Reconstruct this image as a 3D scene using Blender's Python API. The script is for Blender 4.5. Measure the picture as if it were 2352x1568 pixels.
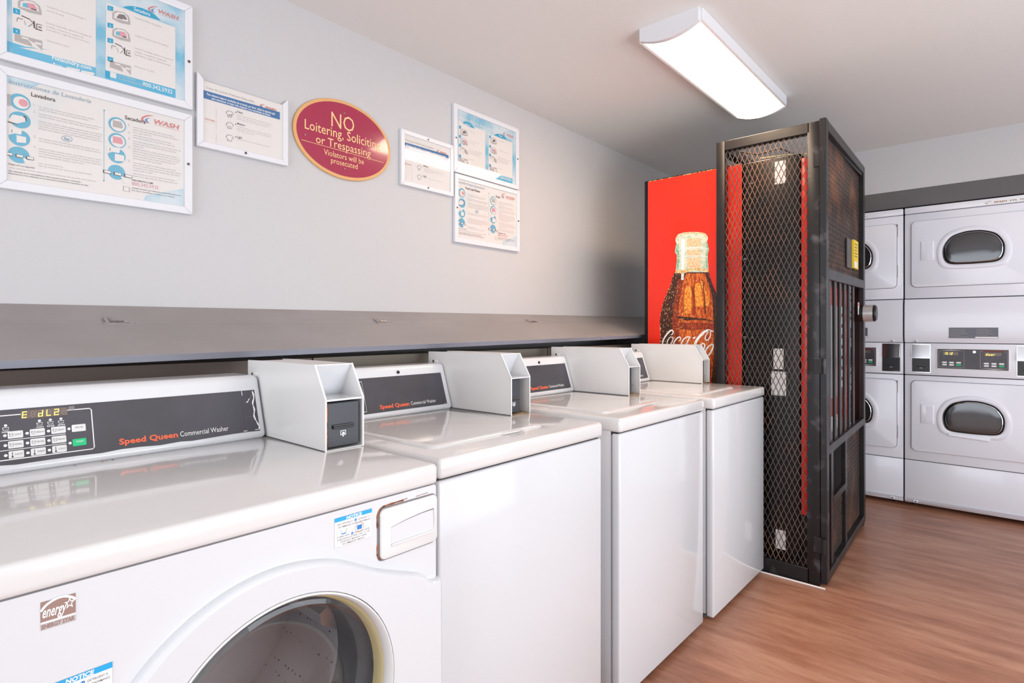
import bpy, bmesh, math, random
from mathutils import Vector, Matrix
random.seed(4)
for o in list(bpy.data.objects): bpy.data.objects.remove(o)
S = bpy.context.scene
COL = S.collection

# ------------------------------------------------------------------ camera
FPX, YAW, HORIZ, CH, CD = 1292.64, math.radians(41.2575), 755.66, 1.1913, 2.0662
cam = bpy.data.cameras.new('camera')
cam.sensor_width = 36.0
cam.lens = 36.0 * FPX / 2352
cam.shift_y = -(784 - HORIZ) / 2352
cam.clip_start = 0.05
co = bpy.data.objects.new('camera', cam); COL.objects.link(co)
co.location = (0, -CD, CH)
co.rotation_euler = (math.pi / 2, 0, YAW - math.pi / 2)
S.camera = co

# ------------------------------------------------------------------ light and exposure
w = bpy.data.worlds.new('world'); S.world = w; w.use_nodes = True
w.node_tree.nodes['Background'].inputs[0].default_value = (0.86, 0.93, 1.0, 1)
w.node_tree.nodes['Background'].inputs[1].default_value = 1.0
S.view_settings.view_transform = 'Standard'
S.view_settings.look = 'None'
S.view_settings.gamma = 1
S.view_settings.use_curve_mapping = False
S.view_settings.exposure = -0.07

def area(name, loc, target, sx, sy, power, color, spread=180):
    l = bpy.data.lights.new(name, 'AREA'); l.shape = 'RECTANGLE'; l.size = sx; l.size_y = sy
    l.energy = power; l.color = color; l.spread = math.radians(spread)
    o = bpy.data.objects.new(name, l); COL.objects.link(o); o.location = loc
    d = Vector(target) - Vector(loc); o.rotation_euler = d.to_track_quat('-Z', 'Y').to_euler()
    return o
# daylight from unseen openings added behind the camera and in the long wall opposite
area('added_back_daylight', (-2.55, -2.0, 1.2), (1.0, -2.2, 1.6), 2.6, 2.1, 57, (0.90, 0.95, 1.0))
area('added_side_daylight', (2.4, -4.35, 1.1), (2.7, -1.0, 1.5), 3.4, 2.0, 41, (0.87, 0.94, 1.0))
# fill lamp added out of view, thrown up on to the ceiling
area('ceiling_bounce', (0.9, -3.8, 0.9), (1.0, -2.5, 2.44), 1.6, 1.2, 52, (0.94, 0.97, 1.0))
FIXTURE_STRENGTH = 23.0

# ------------------------------------------------------------------ materials
def srgb(c):
    return tuple(((x / 255) / 12.92 if x / 255 <= 0.04045 else ((x / 255 + 0.055) / 1.055) ** 2.4) for x in c) + (1,)
MATS = {}
def mat(name, rgb, rough=0.5, metal=0.0, spec=0.5, bump=0, bscale=200, bdist=0.001, var=None, vscale=5, stretch=(1, 1, 1),
        emit=0, coat=0, vlo=0.4, vhi=0.6, detail=3):
    if name in MATS: return MATS[name]
    m = bpy.data.materials.new(name); m.use_nodes = True; nt = m.node_tree; p = nt.nodes['Principled BSDF']
    p.inputs['Base Color'].default_value = srgb(rgb)
    p.inputs['Roughness'].default_value = rough; p.inputs['Metallic'].default_value = metal
    p.inputs['Specular IOR Level'].default_value = spec; p.inputs['Coat Weight'].default_value = coat
    p.inputs['Coat Roughness'].default_value = 0.05
    if emit:
        p.inputs['Emission Color'].default_value = srgb(rgb); p.inputs['Emission Strength'].default_value = emit
    tc = nt.nodes.new('ShaderNodeTexCoord'); mp = nt.nodes.new('ShaderNodeMapping')
    nt.links.new(tc.outputs['Object'], mp.inputs[0]); mp.inputs['Scale'].default_value = stretch
    if var:
        n = nt.nodes.new('ShaderNodeTexNoise'); n.inputs['Scale'].default_value = vscale; n.inputs['Detail'].default_value = detail
        nt.links.new(mp.outputs[0], n.inputs['Vector'])
        r = nt.nodes.new('ShaderNodeMapRange'); r.inputs[1].default_value = vlo; r.inputs[2].default_value = vhi
        nt.links.new(n.outputs['Fac'], r.inputs[0])
        x = nt.nodes.new('ShaderNodeMix'); x.data_type = 'RGBA'
        x.inputs[6].default_value = srgb(rgb); x.inputs[7].default_value = srgb(var)
        nt.links.new(r.outputs[0], x.inputs[0]); nt.links.new(x.outputs[2], p.inputs['Base Color'])
    if bump:
        n = nt.nodes.new('ShaderNodeTexNoise'); n.inputs['Scale'].default_value = bscale; n.inputs['Detail'].default_value = 4
        nt.links.new(mp.outputs[0], n.inputs['Vector'])
        b = nt.nodes.new('ShaderNodeBump'); b.inputs['Strength'].default_value = bump; b.inputs['Distance'].default_value = bdist
        nt.links.new(n.outputs['Fac'], b.inputs['Height']); nt.links.new(b.outputs[0], p.inputs['Normal'])
    MATS[name] = m
    return m

M_wall = mat('wall_paint', (199, 198, 200), 0.55, bump=0.5, bscale=45, bdist=0.003)
M_ceil = mat('ceiling_paint', (230, 228, 226), 0.8, bump=0.35, bscale=90, bdist=0.002)
M_grey = mat('grey_trim_paint', (94, 92, 94), 0.5, bump=0.15, bscale=60)
M_lip = mat('grey_edge_paint', (124, 125, 138), 0.45)
M_ledge = mat('ledge_paint', (156, 150, 150), 0.42, var=(149, 143, 142), vscale=3)
M_enam = mat('white_enamel', (219, 221, 225), 0.14, coat=0.3)
M_deck = mat('white_deck_enamel', (224, 223, 223), 0.13, coat=0.5)
M_dry = mat('dryer_enamel', (236, 237, 246), 0.24, coat=0.2, bump=0.05, bscale=400, bdist=0.0004)
M_coin = mat('coin_box_paint', (232, 231, 230), 0.28, coat=0.2)
M_line = mat('faint_print', (202, 195, 192), 0.6)
M_plas = mat('white_plastic', (224, 224, 224), 0.32)
M_white = mat('white_vinyl', (240, 240, 240), 0.45)
M_gap = mat('dark_seam', (52, 48, 50), 0.7)
M_rust = mat('rust_stain', (176, 98, 40), 0.8, var=(84, 44, 28), vscale=60)
M_over = mat('charcoal_overlay', (74, 72, 80), 0.38, var=(66, 64, 70), vscale=8)
M_orange = mat('orange_ink', (245, 106, 66), 0.5)
M_green = mat('green_button', (22, 196, 128), 0.45)
M_blk = mat('black_plastic', (30, 30, 33), 0.35)
M_cardr = mat('reader_plastic', (62, 63, 70), 0.36)
M_brownin = mat('dusty_inner_panel', (112, 92, 90), 0.6)
M_dust = mat('dusty_floor_of_box', (178, 156, 128), 0.9, var=(140, 112, 84), vscale=90)
M_lcd = mat('display_window', (112, 96, 88), 0.3)
M_lcddim = mat('unlit_segment', (136, 122, 114), 0.4)
M_seg = mat('lit_segment', (255, 232, 110), 0.4, emit=1.2)
M_frame = mat('white_frame', (226, 227, 232), 0.3)
M_screw = mat('screw_steel', (140, 136, 132), 0.3, metal=0.9)
M_wood = mat('weathered_wood', (112, 94, 80), 0.8, var=(58, 46, 40), vscale=14, stretch=(1, 10, 12))
M_board = mat('painted_board', (120, 106, 98), 0.7)
M_boardl = mat('pale_board', (150, 140, 128), 0.7)
M_iron = mat('black_painted_steel', (26, 25, 27), 0.33, spec=0.4, var=(36, 33, 33), vscale=9, bump=0.15, bscale=80)
M_ironw = mat('worn_painted_steel', (28, 27, 29), 0.35, spec=0.4, var=(86, 83, 88), vscale=14, vlo=0.56, vhi=0.78, detail=6)
M_mesh = mat('expanded_steel', (82, 71, 67), 0.36, metal=0.15, spec=0.7, var=(140, 100, 78), vscale=5, vlo=0.5, vhi=0.75)
M_red = mat('soda_red', (236, 42, 16), 0.28, coat=0.15)
M_vblk = mat('vending_black', (15, 14, 15), 0.34, coat=0.0, spec=0.35)
M_chrome = mat('chrome', (200, 200, 204), 0.12, metal=1.0)
M_steel = mat('stainless_steel', (214, 210, 210), 0.25, metal=0.5, bump=0.05)
M_gask = mat('rubber_gasket', (104, 104, 106), 0.5)
M_cream = mat('yellowed_seal', (206, 192, 142), 0.5)
M_yel = mat('yellow_label', (242, 206, 44), 0.5)
M_badge = mat('bronze_badge', (152, 122, 112), 0.4)
M_badgei = mat('badge_script_grey', (186, 178, 178), 0.5)
M_blue = mat('notice_blue', (24, 164, 226), 0.5)
M_dblue = mat('drawing_blue', (36, 128, 202), 0.5)
M_ink = mat('grey_ink', (128, 122, 124), 0.6)
M_inkl = mat('pale_grey_ink', (186, 180, 178), 0.6)
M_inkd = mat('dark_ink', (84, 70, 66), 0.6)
M_paper = mat('poster_paper', (233, 229, 226), 0.6, var=(216, 223, 227), vscale=6, vlo=0.55, vhi=0.7)
M_paperw = mat('plain_paper', (234, 230, 227), 0.6)
M_sky = mat('poster_sky', (120, 190, 218), 0.6, var=(214, 226, 232), vscale=9, vlo=0.38, vhi=0.62)
M_pblue = mat('poster_blue', (112, 190, 220), 0.6, var=(90, 182, 218), vscale=10)
M_pblued = mat('poster_deep_blue', (44, 168, 208), 0.6)
M_circ = mat('poster_circle_blue', (106, 180, 208), 0.6)
M_pink = mat('poster_pink', (226, 160, 170), 0.6)
M_logo = mat('logo_red', (214, 134, 134), 0.6)
M_logoo = mat('logo_orange', (210, 96, 60), 0.6)
M_pgrey = mat('poster_greyblue_ink', (140, 166, 184), 0.6)
M_band = mat('banner_blue', (66, 118, 172), 0.6)
M_maroon = mat('sign_maroon', (164, 40, 74), 0.14, coat=0.6)
M_gold = mat('sign_gold', (222, 170, 112), 0.4)
M_cream2 = mat('sign_lettering', (246, 204, 150), 0.5)
M_bot = mat('bottle_glass_print', (222, 224, 204), 0.35, var=(182, 206, 180), vscale=50, vlo=0.45, vhi=0.65)
M_botd = mat('bottle_green_print', (110, 172, 138), 0.35, var=(160, 208, 176), vscale=60)
M_cola = mat('cola_dark_print', (52, 24, 16), 0.35, var=(150, 84, 48), vscale=170, vlo=0.56, vhi=0.66, stretch=(1, 1.6, 1))
M_amber = mat('cola_amber_print', (166, 60, 20), 0.35, var=(228, 122, 44), vscale=90, vlo=0.44, vhi=0.60, stretch=(1, 1.8, .5))
M_foam = mat('foam_print', (238, 222, 170), 0.4, var=(206, 160, 90), vscale=120)
M_peach = mat('peach_print', (234, 176, 126), 0.4, var=(248, 214, 176), vscale=110)
M_hdr = mat('grey_label', (104, 106, 116), 0.4)
M_copper = mat('display_red', (128, 52, 44), 0.5)
M_diff = mat('lamp_diffuser', (255, 236, 214), 0.5, emit=FIXTURE_STRENGTH)
M_diff.node_tree.nodes['Principled BSDF'].inputs['Emission Color'].default_value = (1.0, 0.76, 0.55, 1)

def glassy(name, tint=(1, 1, 1), rough=0.02, ior=1.45, base=0.0):
    m = bpy.data.materials.new(name); m.use_nodes = True; nt = m.node_tree
    nt.nodes.remove(nt.nodes['Principled BSDF']); out = nt.nodes['Material Output']
    t = nt.nodes.new('ShaderNodeBsdfTransparent'); t.inputs[0].default_value = (*tint, 1)
    g = nt.nodes.new('ShaderNodeBsdfGlossy'); g.inputs['Roughness'].default_value = rough
    f = nt.nodes.new('ShaderNodeFresnel'); f.inputs[0].default_value = ior
    a = nt.nodes.new('ShaderNodeMath'); a.operation = 'ADD'; a.use_clamp = True; a.inputs[1].default_value = base
    mx = nt.nodes.new('ShaderNodeMixShader')
    ge = nt.nodes.new('ShaderNodeNewGeometry'); iv = nt.nodes.new('ShaderNodeMath'); iv.operation = 'SUBTRACT'; iv.inputs[0].default_value = 1.0
    ml = nt.nodes.new('ShaderNodeMath'); ml.operation = 'MULTIPLY'; nt.links.new(ge.outputs['Backfacing'], iv.inputs[1])
    nt.links.new(f.outputs[0], a.inputs[0]); nt.links.new(a.outputs[0], ml.inputs[0]); nt.links.new(iv.outputs[0], ml.inputs[1]); nt.links.new(ml.outputs[0], mx.inputs[0])
    nt.links.new(t.outputs[0], mx.inputs[1]); nt.links.new(g.outputs[0], mx.inputs[2]); nt.links.new(mx.outputs[0], out.inputs[0])
    return m
M_acr = glassy('acrylic_glazing', (0.98, 0.98, 0.98), 0.03)
M_glass = glassy('door_glass', (0.86, 0.87, 0.88), 0.02, 1.55, 0.05)

def floor_mat():
    m = bpy.data.materials.new('wood_look_vinyl'); m.use_nodes = True; nt = m.node_tree; p = nt.nodes['Principled BSDF']
    tc = nt.nodes.new('ShaderNodeTexCoord')
    def noise(scale, st, det, rough=0.5):
        mp = nt.nodes.new('ShaderNodeMapping'); mp.inputs['Scale'].default_value = st
        nt.links.new(tc.outputs['Object'], mp.inputs[0])
        n = nt.nodes.new('ShaderNodeTexNoise'); n.inputs['Scale'].default_value = scale; n.inputs['Detail'].default_value = det
        n.inputs['Roughness'].default_value = rough
        nt.links.new(mp.outputs[0], n.inputs['Vector']); return n
    a = noise(5.0, (3.4, 0.5, 1), 8, 0.68); b = noise(1.3, (1.4, 0.8, 1), 4); c = noise(30, (5, 0.45, 1), 5, 0.7)
    r = nt.nodes.new('ShaderNodeValToRGB'); r.color_ramp.elements[0].position = 0.30; r.color_ramp.elements[0].color = srgb((104, 66, 50))
    r.color_ramp.elements[1].position = 0.72; r.color_ramp.elements[1].color = srgb((206, 156, 128))
    e = r.color_ramp.elements.new(0.5); e.color = srgb((164, 110, 84))
    x = nt.nodes.new('ShaderNodeMath'); x.operation = 'MULTIPLY_ADD'; x.inputs[1].default_value = 0.54
    y = nt.nodes.new('ShaderNodeMath'); y.operation = 'MULTIPLY_ADD'; y.inputs[1].default_value = 0.36
    z = nt.nodes.new('ShaderNodeMath'); z.operation = 'MULTIPLY'; z.inputs[1].default_value = 0.16
    nt.links.new(c.outputs['Fac'], z.inputs[0]); nt.links.new(b.outputs['Fac'], y.inputs[0]); nt.links.new(z.outputs[0], y.inputs[2])
    nt.links.new(a.outputs['Fac'], x.inputs[0]); nt.links.new(y.outputs[0], x.inputs[2]); nt.links.new(x.outputs[0], r.inputs[0])
    nt.links.new(r.outputs[0], p.inputs['Base Color'])
    p.inputs['Roughness'].default_value = 0.36
    b2 = nt.nodes.new('ShaderNodeBump'); b2.inputs['Strength'].default_value = 0.25; b2.inputs['Distance'].default_value = 0.002
    nt.links.new(a.outputs['Fac'], b2.inputs['Height']); nt.links.new(b2.outputs[0], p.inputs['Normal'])
    return m
M_floor = floor_mat()

def drum_mat():
    m = bpy.data.materials.new('perforated_steel'); m.use_nodes = True; nt = m.node_tree; p = nt.nodes['Principled BSDF']
    tc = nt.nodes.new('ShaderNodeTexCoord'); v = nt.nodes.new('ShaderNodeTexVoronoi'); v.inputs['Scale'].default_value = 62
    v.inputs['Randomness'].default_value = 0.25
    nt.links.new(tc.outputs['Object'], v.inputs['Vector'])
    r = nt.nodes.new('ShaderNodeMapRange'); r.inputs[1].default_value = 0.12; r.inputs[2].default_value = 0.17
    x = nt.nodes.new('ShaderNodeMix'); x.data_type = 'RGBA'; x.inputs[6].default_value = (0.01, 0.01, 0.01, 1); x.inputs[7].default_value = srgb((226, 222, 224))
    nt.links.new(v.outputs['Distance'], r.inputs[0]); nt.links.new(r.outputs[0], x.inputs[0]); nt.links.new(x.outputs[2], p.inputs['Base Color'])
    p.inputs['Metallic'].default_value = 0.35; p.inputs['Roughness'].default_value = 0.3
    return m
M_drum = drum_mat()

# ------------------------------------------------------------------ geometry kit
def Y(d): return d - CD            # d = distance in front of the camera line, towards the sign wall (wall is y = 0)

class Fr:                           # a frame on a plane: s along U, t along V, n outwards
    def __init__(s, o, U, V): s.o = Vector(o); s.U = Vector(U).normalized(); s.V = Vector(V).normalized(); s.N = s.U.cross(s.V)
    def __call__(s, a, b, n=0.0): return s.o + s.U * a + s.V * b + s.N * n
    def px(s, u, v):                # the point of this plane seen at photo pixel (u, v)
        f = Vector((math.cos(YAW), math.sin(YAW), 0)); r = Vector((math.sin(YAW), -math.cos(YAW), 0))
        d = f + r * ((u - 1176) / FPX) + Vector((0, 0, 1)) * ((HORIZ - v) / FPX); c = Vector((0, -CD, CH))
        k = (s.o - c).dot(s.N) / d.dot(s.N); p = c + d * k - s.o
        return (p.dot(s.U), p.dot(s.V))

TXT = {}
def text_geo(txt, bold, shear):
    k = (txt, bold, shear)
    if k in TXT: return TXT[k]
    cu = bpy.data.curves.new('t', 'FONT'); cu.body = txt; cu.size = 1; cu.shear = shear; cu.offset = bold; cu.resolution_u = 2
    ob = bpy.data.objects.new('t', cu); COL.objects.link(ob)
    dg = bpy.context.evaluated_depsgraph_get(); me = bpy.data.meshes.new_from_object(ob.evaluated_get(dg))
    vs = [(v.co.x, v.co.y) for v in me.vertices]; fs = [tuple(p.vertices) for p in me.polygons]
    bpy.data.objects.remove(ob); bpy.data.curves.remove(cu); bpy.data.meshes.remove(me)
    TXT[k] = (vs, fs); return TXT[k]

class B:
    def __init__(s): s.bm = bmesh.new(); s.ms = []
    def mi(s, m):
        if m not in s.ms: s.ms.append(m)
        return s.ms.index(m)
    def faces(s, vs, fs, m):
        i = s.mi(m); V = [s.bm.verts.new(v) for v in vs]; out = []
        for f in fs:
            try: q = s.bm.faces.new([V[k] for k in f]); q.material_index = i; out.append(q)
            except ValueError: pass
        return out
    def poly(s, pts, m): return s.faces(pts, [tuple(range(len(pts)))], m)
    def hexa(s, p, m, r=0.0, seg=3):
        # p: 8 points, bottom loop then top loop
        b = bmesh.new(); V = [b.verts.new(v) for v in p]
        for f in ((3, 2, 1, 0), (4, 5, 6, 7), (0, 1, 5, 4), (1, 2, 6, 5), (2, 3, 7, 6), (3, 0, 4, 7)): b.faces.new([V[k] for k in f])
        bmesh.ops.recalc_face_normals(b, faces=b.faces)
        if r > 0:
            bmesh.ops.bevel(b, geom=list(b.edges), offset=r, segments=seg, profile=0.5, affect='EDGES', clamp_overlap=True)
        s.merge(b, m)
    def merge(s, b, m):
        b.verts.index_update(); b.verts.ensure_lookup_table()
        s.faces([v.co.copy() for v in b.verts], [[v.index for v in f.verts] for f in b.faces], m); b.free()
    def box(s, x0, x1, y0, y1, z0, z1, m, r=0.0, seg=3):
        s.hexa([(x0, y0, z0), (x1, y0, z0), (x1, y1, z0), (x0, y1, z0), (x0, y0, z1), (x1, y0, z1), (x1, y1, z1), (x0, y1, z1)], m, r, seg)
    def slab(s, F, s0, s1, t0, t1, n0, n1, m, r=0.0, seg=2):
        s.hexa([F(s0, t0, n0), F(s1, t0, n0), F(s1, t1, n0), F(s0, t1, n0), F(s0, t0, n1), F(s1, t0, n1), F(s1, t1, n1), F(s0, t1, n1)], m, r, seg)
    def prism(s, F, pts, n0, n1, m):
        n = len(pts); a = [F(p[0], p[1], n0) for p in pts] + [F(p[0], p[1], n1) for p in pts]
        s.faces(a, [tuple(range(n))[::-1], tuple(range(n, 2 * n))] + [(i, (i + 1) % n, n + (i + 1) % n, n + i) for i in range(n)], m)
    def rings(s, rs, m, cap0=True, cap1=True, closed=False):
        n = len(rs[0]); a = [p for r in rs for p in r]; fs = []
        for k in range(len(rs) - 1):
            for i in range(n): fs.append((k * n + i, k * n + (i + 1) % n, (k + 1) * n + (i + 1) % n, (k + 1) * n + i))
        if cap0: fs.append(tuple(range(n))[::-1])
        if cap1: fs.append(tuple(range((len(rs) - 1) * n, len(rs) * n)))
        q = s.faces(a, fs, m)
        return q
    def plate(s, F, s0, s1, t0, t1, r, lv, m, shape=None):
        # rounded plate: lv = [(n, inset)...]
        sh = shape or rrect
        s.rings([[F(p[0], p[1], n) for p in sh(s0 + i, s1 - i, t0 + i, t1 - i, max(r - i, 0.0005))] for n, i in lv], m)
    def cyl(s, p0, p1, r, m, n=16, r1=None, cap=True):
        p0 = Vector(p0); p1 = Vector(p1); d = (p1 - p0).normalized(); a = d.orthogonal().normalized(); b = d.cross(a)
        r1 = r if r1 is None else r1
        R = [[p + (a * math.cos(2 * math.pi * k / n) + b * math.sin(2 * math.pi * k / n)) * q for k in range(n)] for p, q in ((p0, r), (p1, r1))]
        s.rings(R, m, cap, cap)
    def tube(s, pts, r, m, n=6):
        for a, b in zip(pts[:-1], pts[1:]): s.cyl(a, b, r, m, n)
    def lathe(s, F, c, prof, m, n=64, cap0=False, cap1=False):
        s.rings([[F(c[0] + r * math.cos(2 * math.pi * k / n), c[1] + r * math.sin(2 * math.pi * k / n), h) for k in range(n)] for r, h in prof], m, cap0, cap1)
    def disc(s, F, c, r, n_, m, k=24, ry=None):
        s.poly([F(c[0] + r * math.cos(2 * math.pi * i / k), c[1] + (ry or r) * math.sin(2 * math.pi * i / k), n_) for i in range(k)], m)
    def q(s, F, pts, n, m): s.poly([F(a, b, n) for a, b in pts], m)
    def rect(s, F, s0, t0, s1, t1, n, m): s.q(F, [(s0, t0), (s1, t0), (s1, t1), (s0, t1)], n, m)
    def text(s, F, txt, s0, t0, s1, h, n, m, bold=0.0, shear=0.0, ref=None):
        vs, fs = text_geo(txt, bold, shear)
        if not vs: return
        x0 = min(v[0] for v in vs); x1 = max(v[0] for v in vs); rv = text_geo(ref or 'H', bold, 0)[0]; H = max(v[1] for v in rv)
        k = (s1 - s0) / (x1 - x0)
        s.faces([F(s0 + (v[0] - x0) * k, t0 + v[1] * h / H, n) for v in vs], fs, m)
    def stroke(s, F, pts, wd, n, m):
        # ribbon through points with widths
        P = [Vector((p[0], p[1])) for p in pts]; L = []; R = []
        for i, p in enumerate(P):
            d = (P[min(i + 1, len(P) - 1)] - P[max(i - 1, 0)]).normalized(); q = Vector((-d.y, d.x)) * wd[i] / 2; L.append(p + q); R.append(p - q)
        for i in range(len(P) - 1): s.q(F, [L[i], L[i + 1], R[i + 1], R[i]], n, m)
    def build(s, name, parent=None, smooth=False, org=None, label=None):
        org = Vector(org) if org is not None else Vector((0, 0, 0))
        for v in s.bm.verts: v.co -= org
        me = bpy.data.meshes.new(name); 
        s.bm.normal_update(); s.bm.to_mesh(me); s.bm.free()
        for m in s.ms: me.materials.append(m)
        if smooth:
            me.polygons.foreach_set('use_smooth', [True] * len(me.polygons))
            try: me.set_sharp_from_angle(angle=math.radians(35))
            except Exception: pass
        o = bpy.data.objects.new(name, me); COL.objects.link(o)
        if parent: o.parent = parent
        if label: o['label'] = label
        return o

def rrect(x0, x1, y0, y1, r, k=6):
    out = []
    for cx, cy, a in ((x1 - r, y1 - r, 0), (x0 + r, y1 - r, 90), (x0 + r, y0 + r, 180), (x1 - r, y0 + r, 270)):
        for i in range(k + 1):
            t = math.radians(a + 90 * i / k); out.append((cx + r * math.cos(t), cy + r * math.sin(t)))
    return out
def catmull(pts, k=5, closed=False):
    P = [Vector((p[0], p[1])) for p in pts]; n = len(P); out = []
    rng = range(n if closed else n - 1)
    g = (lambda i: P[i % n]) if closed else (lambda i: P[max(0, min(n - 1, i))])
    for i in rng:
        a, b, c, d = g(i - 1), g(i), g(i + 1), g(i + 2)
        for j in range(k):
            t = j / k
            out.append(0.5 * ((2 * b) + (c - a) * t + (2 * a - 5 * b + 4 * c - d) * t * t + (3 * b - a - 3 * c + d) * t ** 3))
    if not closed: out.append(P[-1])
    return [(p.x, p.y) for p in out]

def tag(o, label=None, cat=None, group=None, kind=None):
    if label: o['label'] = label
    if cat: o['category'] = cat
    if group: o['group'] = group
    if kind: o['kind'] = kind
    return o
def thing(name, loc, label, cat, group=None, rz=0):
    o = bpy.data.objects.new(name, None); COL.objects.link(o); o.location = loc; o.rotation_euler = (0, 0, rz); o.empty_display_size = 0.1
    return tag(o, label, cat, group)
def struct(b, name, smooth=False): return tag(b.build(name, smooth=smooth), kind='structure')

# ------------------------------------------------------------------ the room
HC = 2.4446; XF = 4.612; XB = -2.7; YR = -4.5
b = B(); b.box(XB - .1, 5.6, YR - .1, .1, -.1, 0, M_floor); struct(b, 'floor')
b = B(); b.box(XB - .1, 5.6, YR - .1, .1, HC, HC + .1, M_ceil); struct(b, 'ceiling')
b = B(); b.box(XB - .1, 5.6, 0, .1, 0, HC, M_wall); struct(b, 'wall_left')
b = B()     # the wall opposite, with an opening added for the side fill light
b.box(XB - .1, .4, YR, YR + .1, 0, HC, M_wall); b.box(4.2, 5.6, YR, YR + .1, 0, HC, M_wall); b.box(.4, 4.2, YR, YR + .1, 2.3, HC, M_wall)
struct(b, 'wall_right')
b = B()     # behind the camera, with an unseen opening added for daylight
b.box(XB - .1, XB, YR, -3.5, 0, HC, M_wall); b.box(XB - .1, XB, -.6, 0, 0, HC, M_wall); b.box(XB - .1, XB, -3.5, -.6, 2.3, HC, M_wall)
struct(b, 'wall_back')
b = B()     # the dryers stand in a recess of this wall
b.box(XF, XF + .1, YR + .1, 0, 2.131, HC, M_wall)
b.box(XF, XF + .1, Y(1.215), 0, 0, 2.131, M_wall); b.box(XF, XF + .1, YR + .1, Y(-.19), 0, 2.131, M_wall)
b.box(5.5, 5.6, YR + .1, 0, 0, HC, M_wall)
struct(b, 'wall_far')
b = B(); b.box(XF - .004, XF + .1, Y(-.19), Y(1.215), 2.014, 2.131, M_grey, .002); struct(b, 'trim_1')

# boards of the pipe chase below the sloped ledge
b = B()
b.box(-.6, .95, Y(1.70), Y(1.74), 1.056, 1.098, M_board, .003); b.box(.955, 2.2, Y(1.70), Y(1.74), 1.056, 1.098, M_boardl, .003)
b.box(2.205, 4.4, Y(1.70), Y(1.74), 1.056, 1.1, M_board, .003)
struct(b, 'trim_2')
b = B(); b.box(-.6, 4.4, Y(1.69), Y(1.74), .965, 1.047, M_wood, .004); struct(b, 'trim_3')
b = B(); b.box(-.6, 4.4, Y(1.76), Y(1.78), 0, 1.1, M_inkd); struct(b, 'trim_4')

# sloped ledge: back strip, hinged lid boards, latches
led = thing('sloped_ledge', (1.5, Y(1.85), 1.1), 'long grey painted sloping plywood ledge running along the wall behind the washers', 'ledge')
LO = led.location
def ledz(x): return 1.0965 + max(0, x - .2) * .0155          # height of the front edge
SX0, SX1 = -.6, 4.4
def lid_at(x, k):      # k 0 = wall, 1 = seam, 2 = front edge
    if k == 0: return Vector((x, -.001, 1.262 + .006 * (x - .2)))
    if k == 1: return Vector((x, Y(1.95), 1.2065 + .0098 * (x - .2)))
    return Vector((x, Y(1.625), ledz(x) + .018))
def lidboard(b, x0, x1, k0, k1, th, m, xs0=None, xs1=None):
    a, c = lid_at(x0, k0), lid_at(x1, k0); d, e = lid_at(xs0 if xs0 is not None else x0, k1), lid_at(xs1 if xs1 is not None else x1, k1)
    dn = Vector((0, 0, -th)); b.hexa([d + dn, e + dn, c + dn, a + dn, d, e, c, a], m, .0015, 1)
b = B(); lidboard(b, SX0, SX1, 0, 1, .018, M_ledge); b.build('back_strip', led, org=LO)
g = .0015
marks = ((.26, .1, .003, .004), (.395, .09, .01, .0015), (.62, .07, .003, .003), (1.05, .09, .003, .003), (1.45, .15, .003, .002))
for (x0, x1, xs0, xs1) in ((SX0, 2.70, SX0, 2.57), (2.704, SX1, 2.574, SX1)):
    b = B(); a, c = lid_at(x0, 1), lid_at(x1, 1); d, e = lid_at(xs0, 2), lid_at(xs1, 2)
    sh = (d - a).normalized() * .004; a = a + sh; c = c + sh
    dn = Vector((0, 0, -.018)); b.hexa([d + dn, e + dn, c + dn, a + dn, d, e, c, a], M_ledge, .001, 1)
    b.hexa([d + dn + Vector((0, -.002, 0)), e + dn + Vector((0, -.002, 0)), e + dn, d + dn, d + Vector((0, -.002, -.001)), e + Vector((0, -.002, -.001)), e + Vector((0, 0, -.001)), d + Vector((0, 0, -.001))], M_lip)
    if x0 < 0:                                 # paint chips and a pencil mark
        F = Fr(lid_at(.0, 2) + Vector((0, 0, .0006)), (1, 0, .0155), (0, .325, .094))
        for x, t, w_, h_ in marks: b.rect(F, x, t, x + w_, t + h_, .0004, M_inkd if x < .5 else M_white)
    b.build('lid_board', led, org=LO)
for xh in (.475, 1.409, 2.40):
    b = B(); p = lid_at(xh, 1)
    F = Fr(p + Vector((0, 0, .0015)), (1, 0, 0), (0, Y(2.06) - Y(1.95), .05))
    b.slab(F, -.035, .038, -.020, -.004, 0, .003, M_ledge, .001, 1)
    b.slab(F, -.028, -.020, -.004, .034, 0, .003, M_ledge, .001, 1); b.slab(F, -.028, -.008, .030, .034, 0, .004, M_ledge)
    b.cyl(F(-.018, 0, .004), F(.016, -.001, .004), .0032, M_screw, 8)
    b.cyl(F(.018, -.004, .004), F(.026, -.006, .005), .0028, M_chrome, 8)
    for k in (-.028, 0, .03): b.cyl(F(k, -.012, .002), F(k, -.012, .0045), .0035, M_ledge, 8)
    b.build('hinge', led, org=LO)
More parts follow.
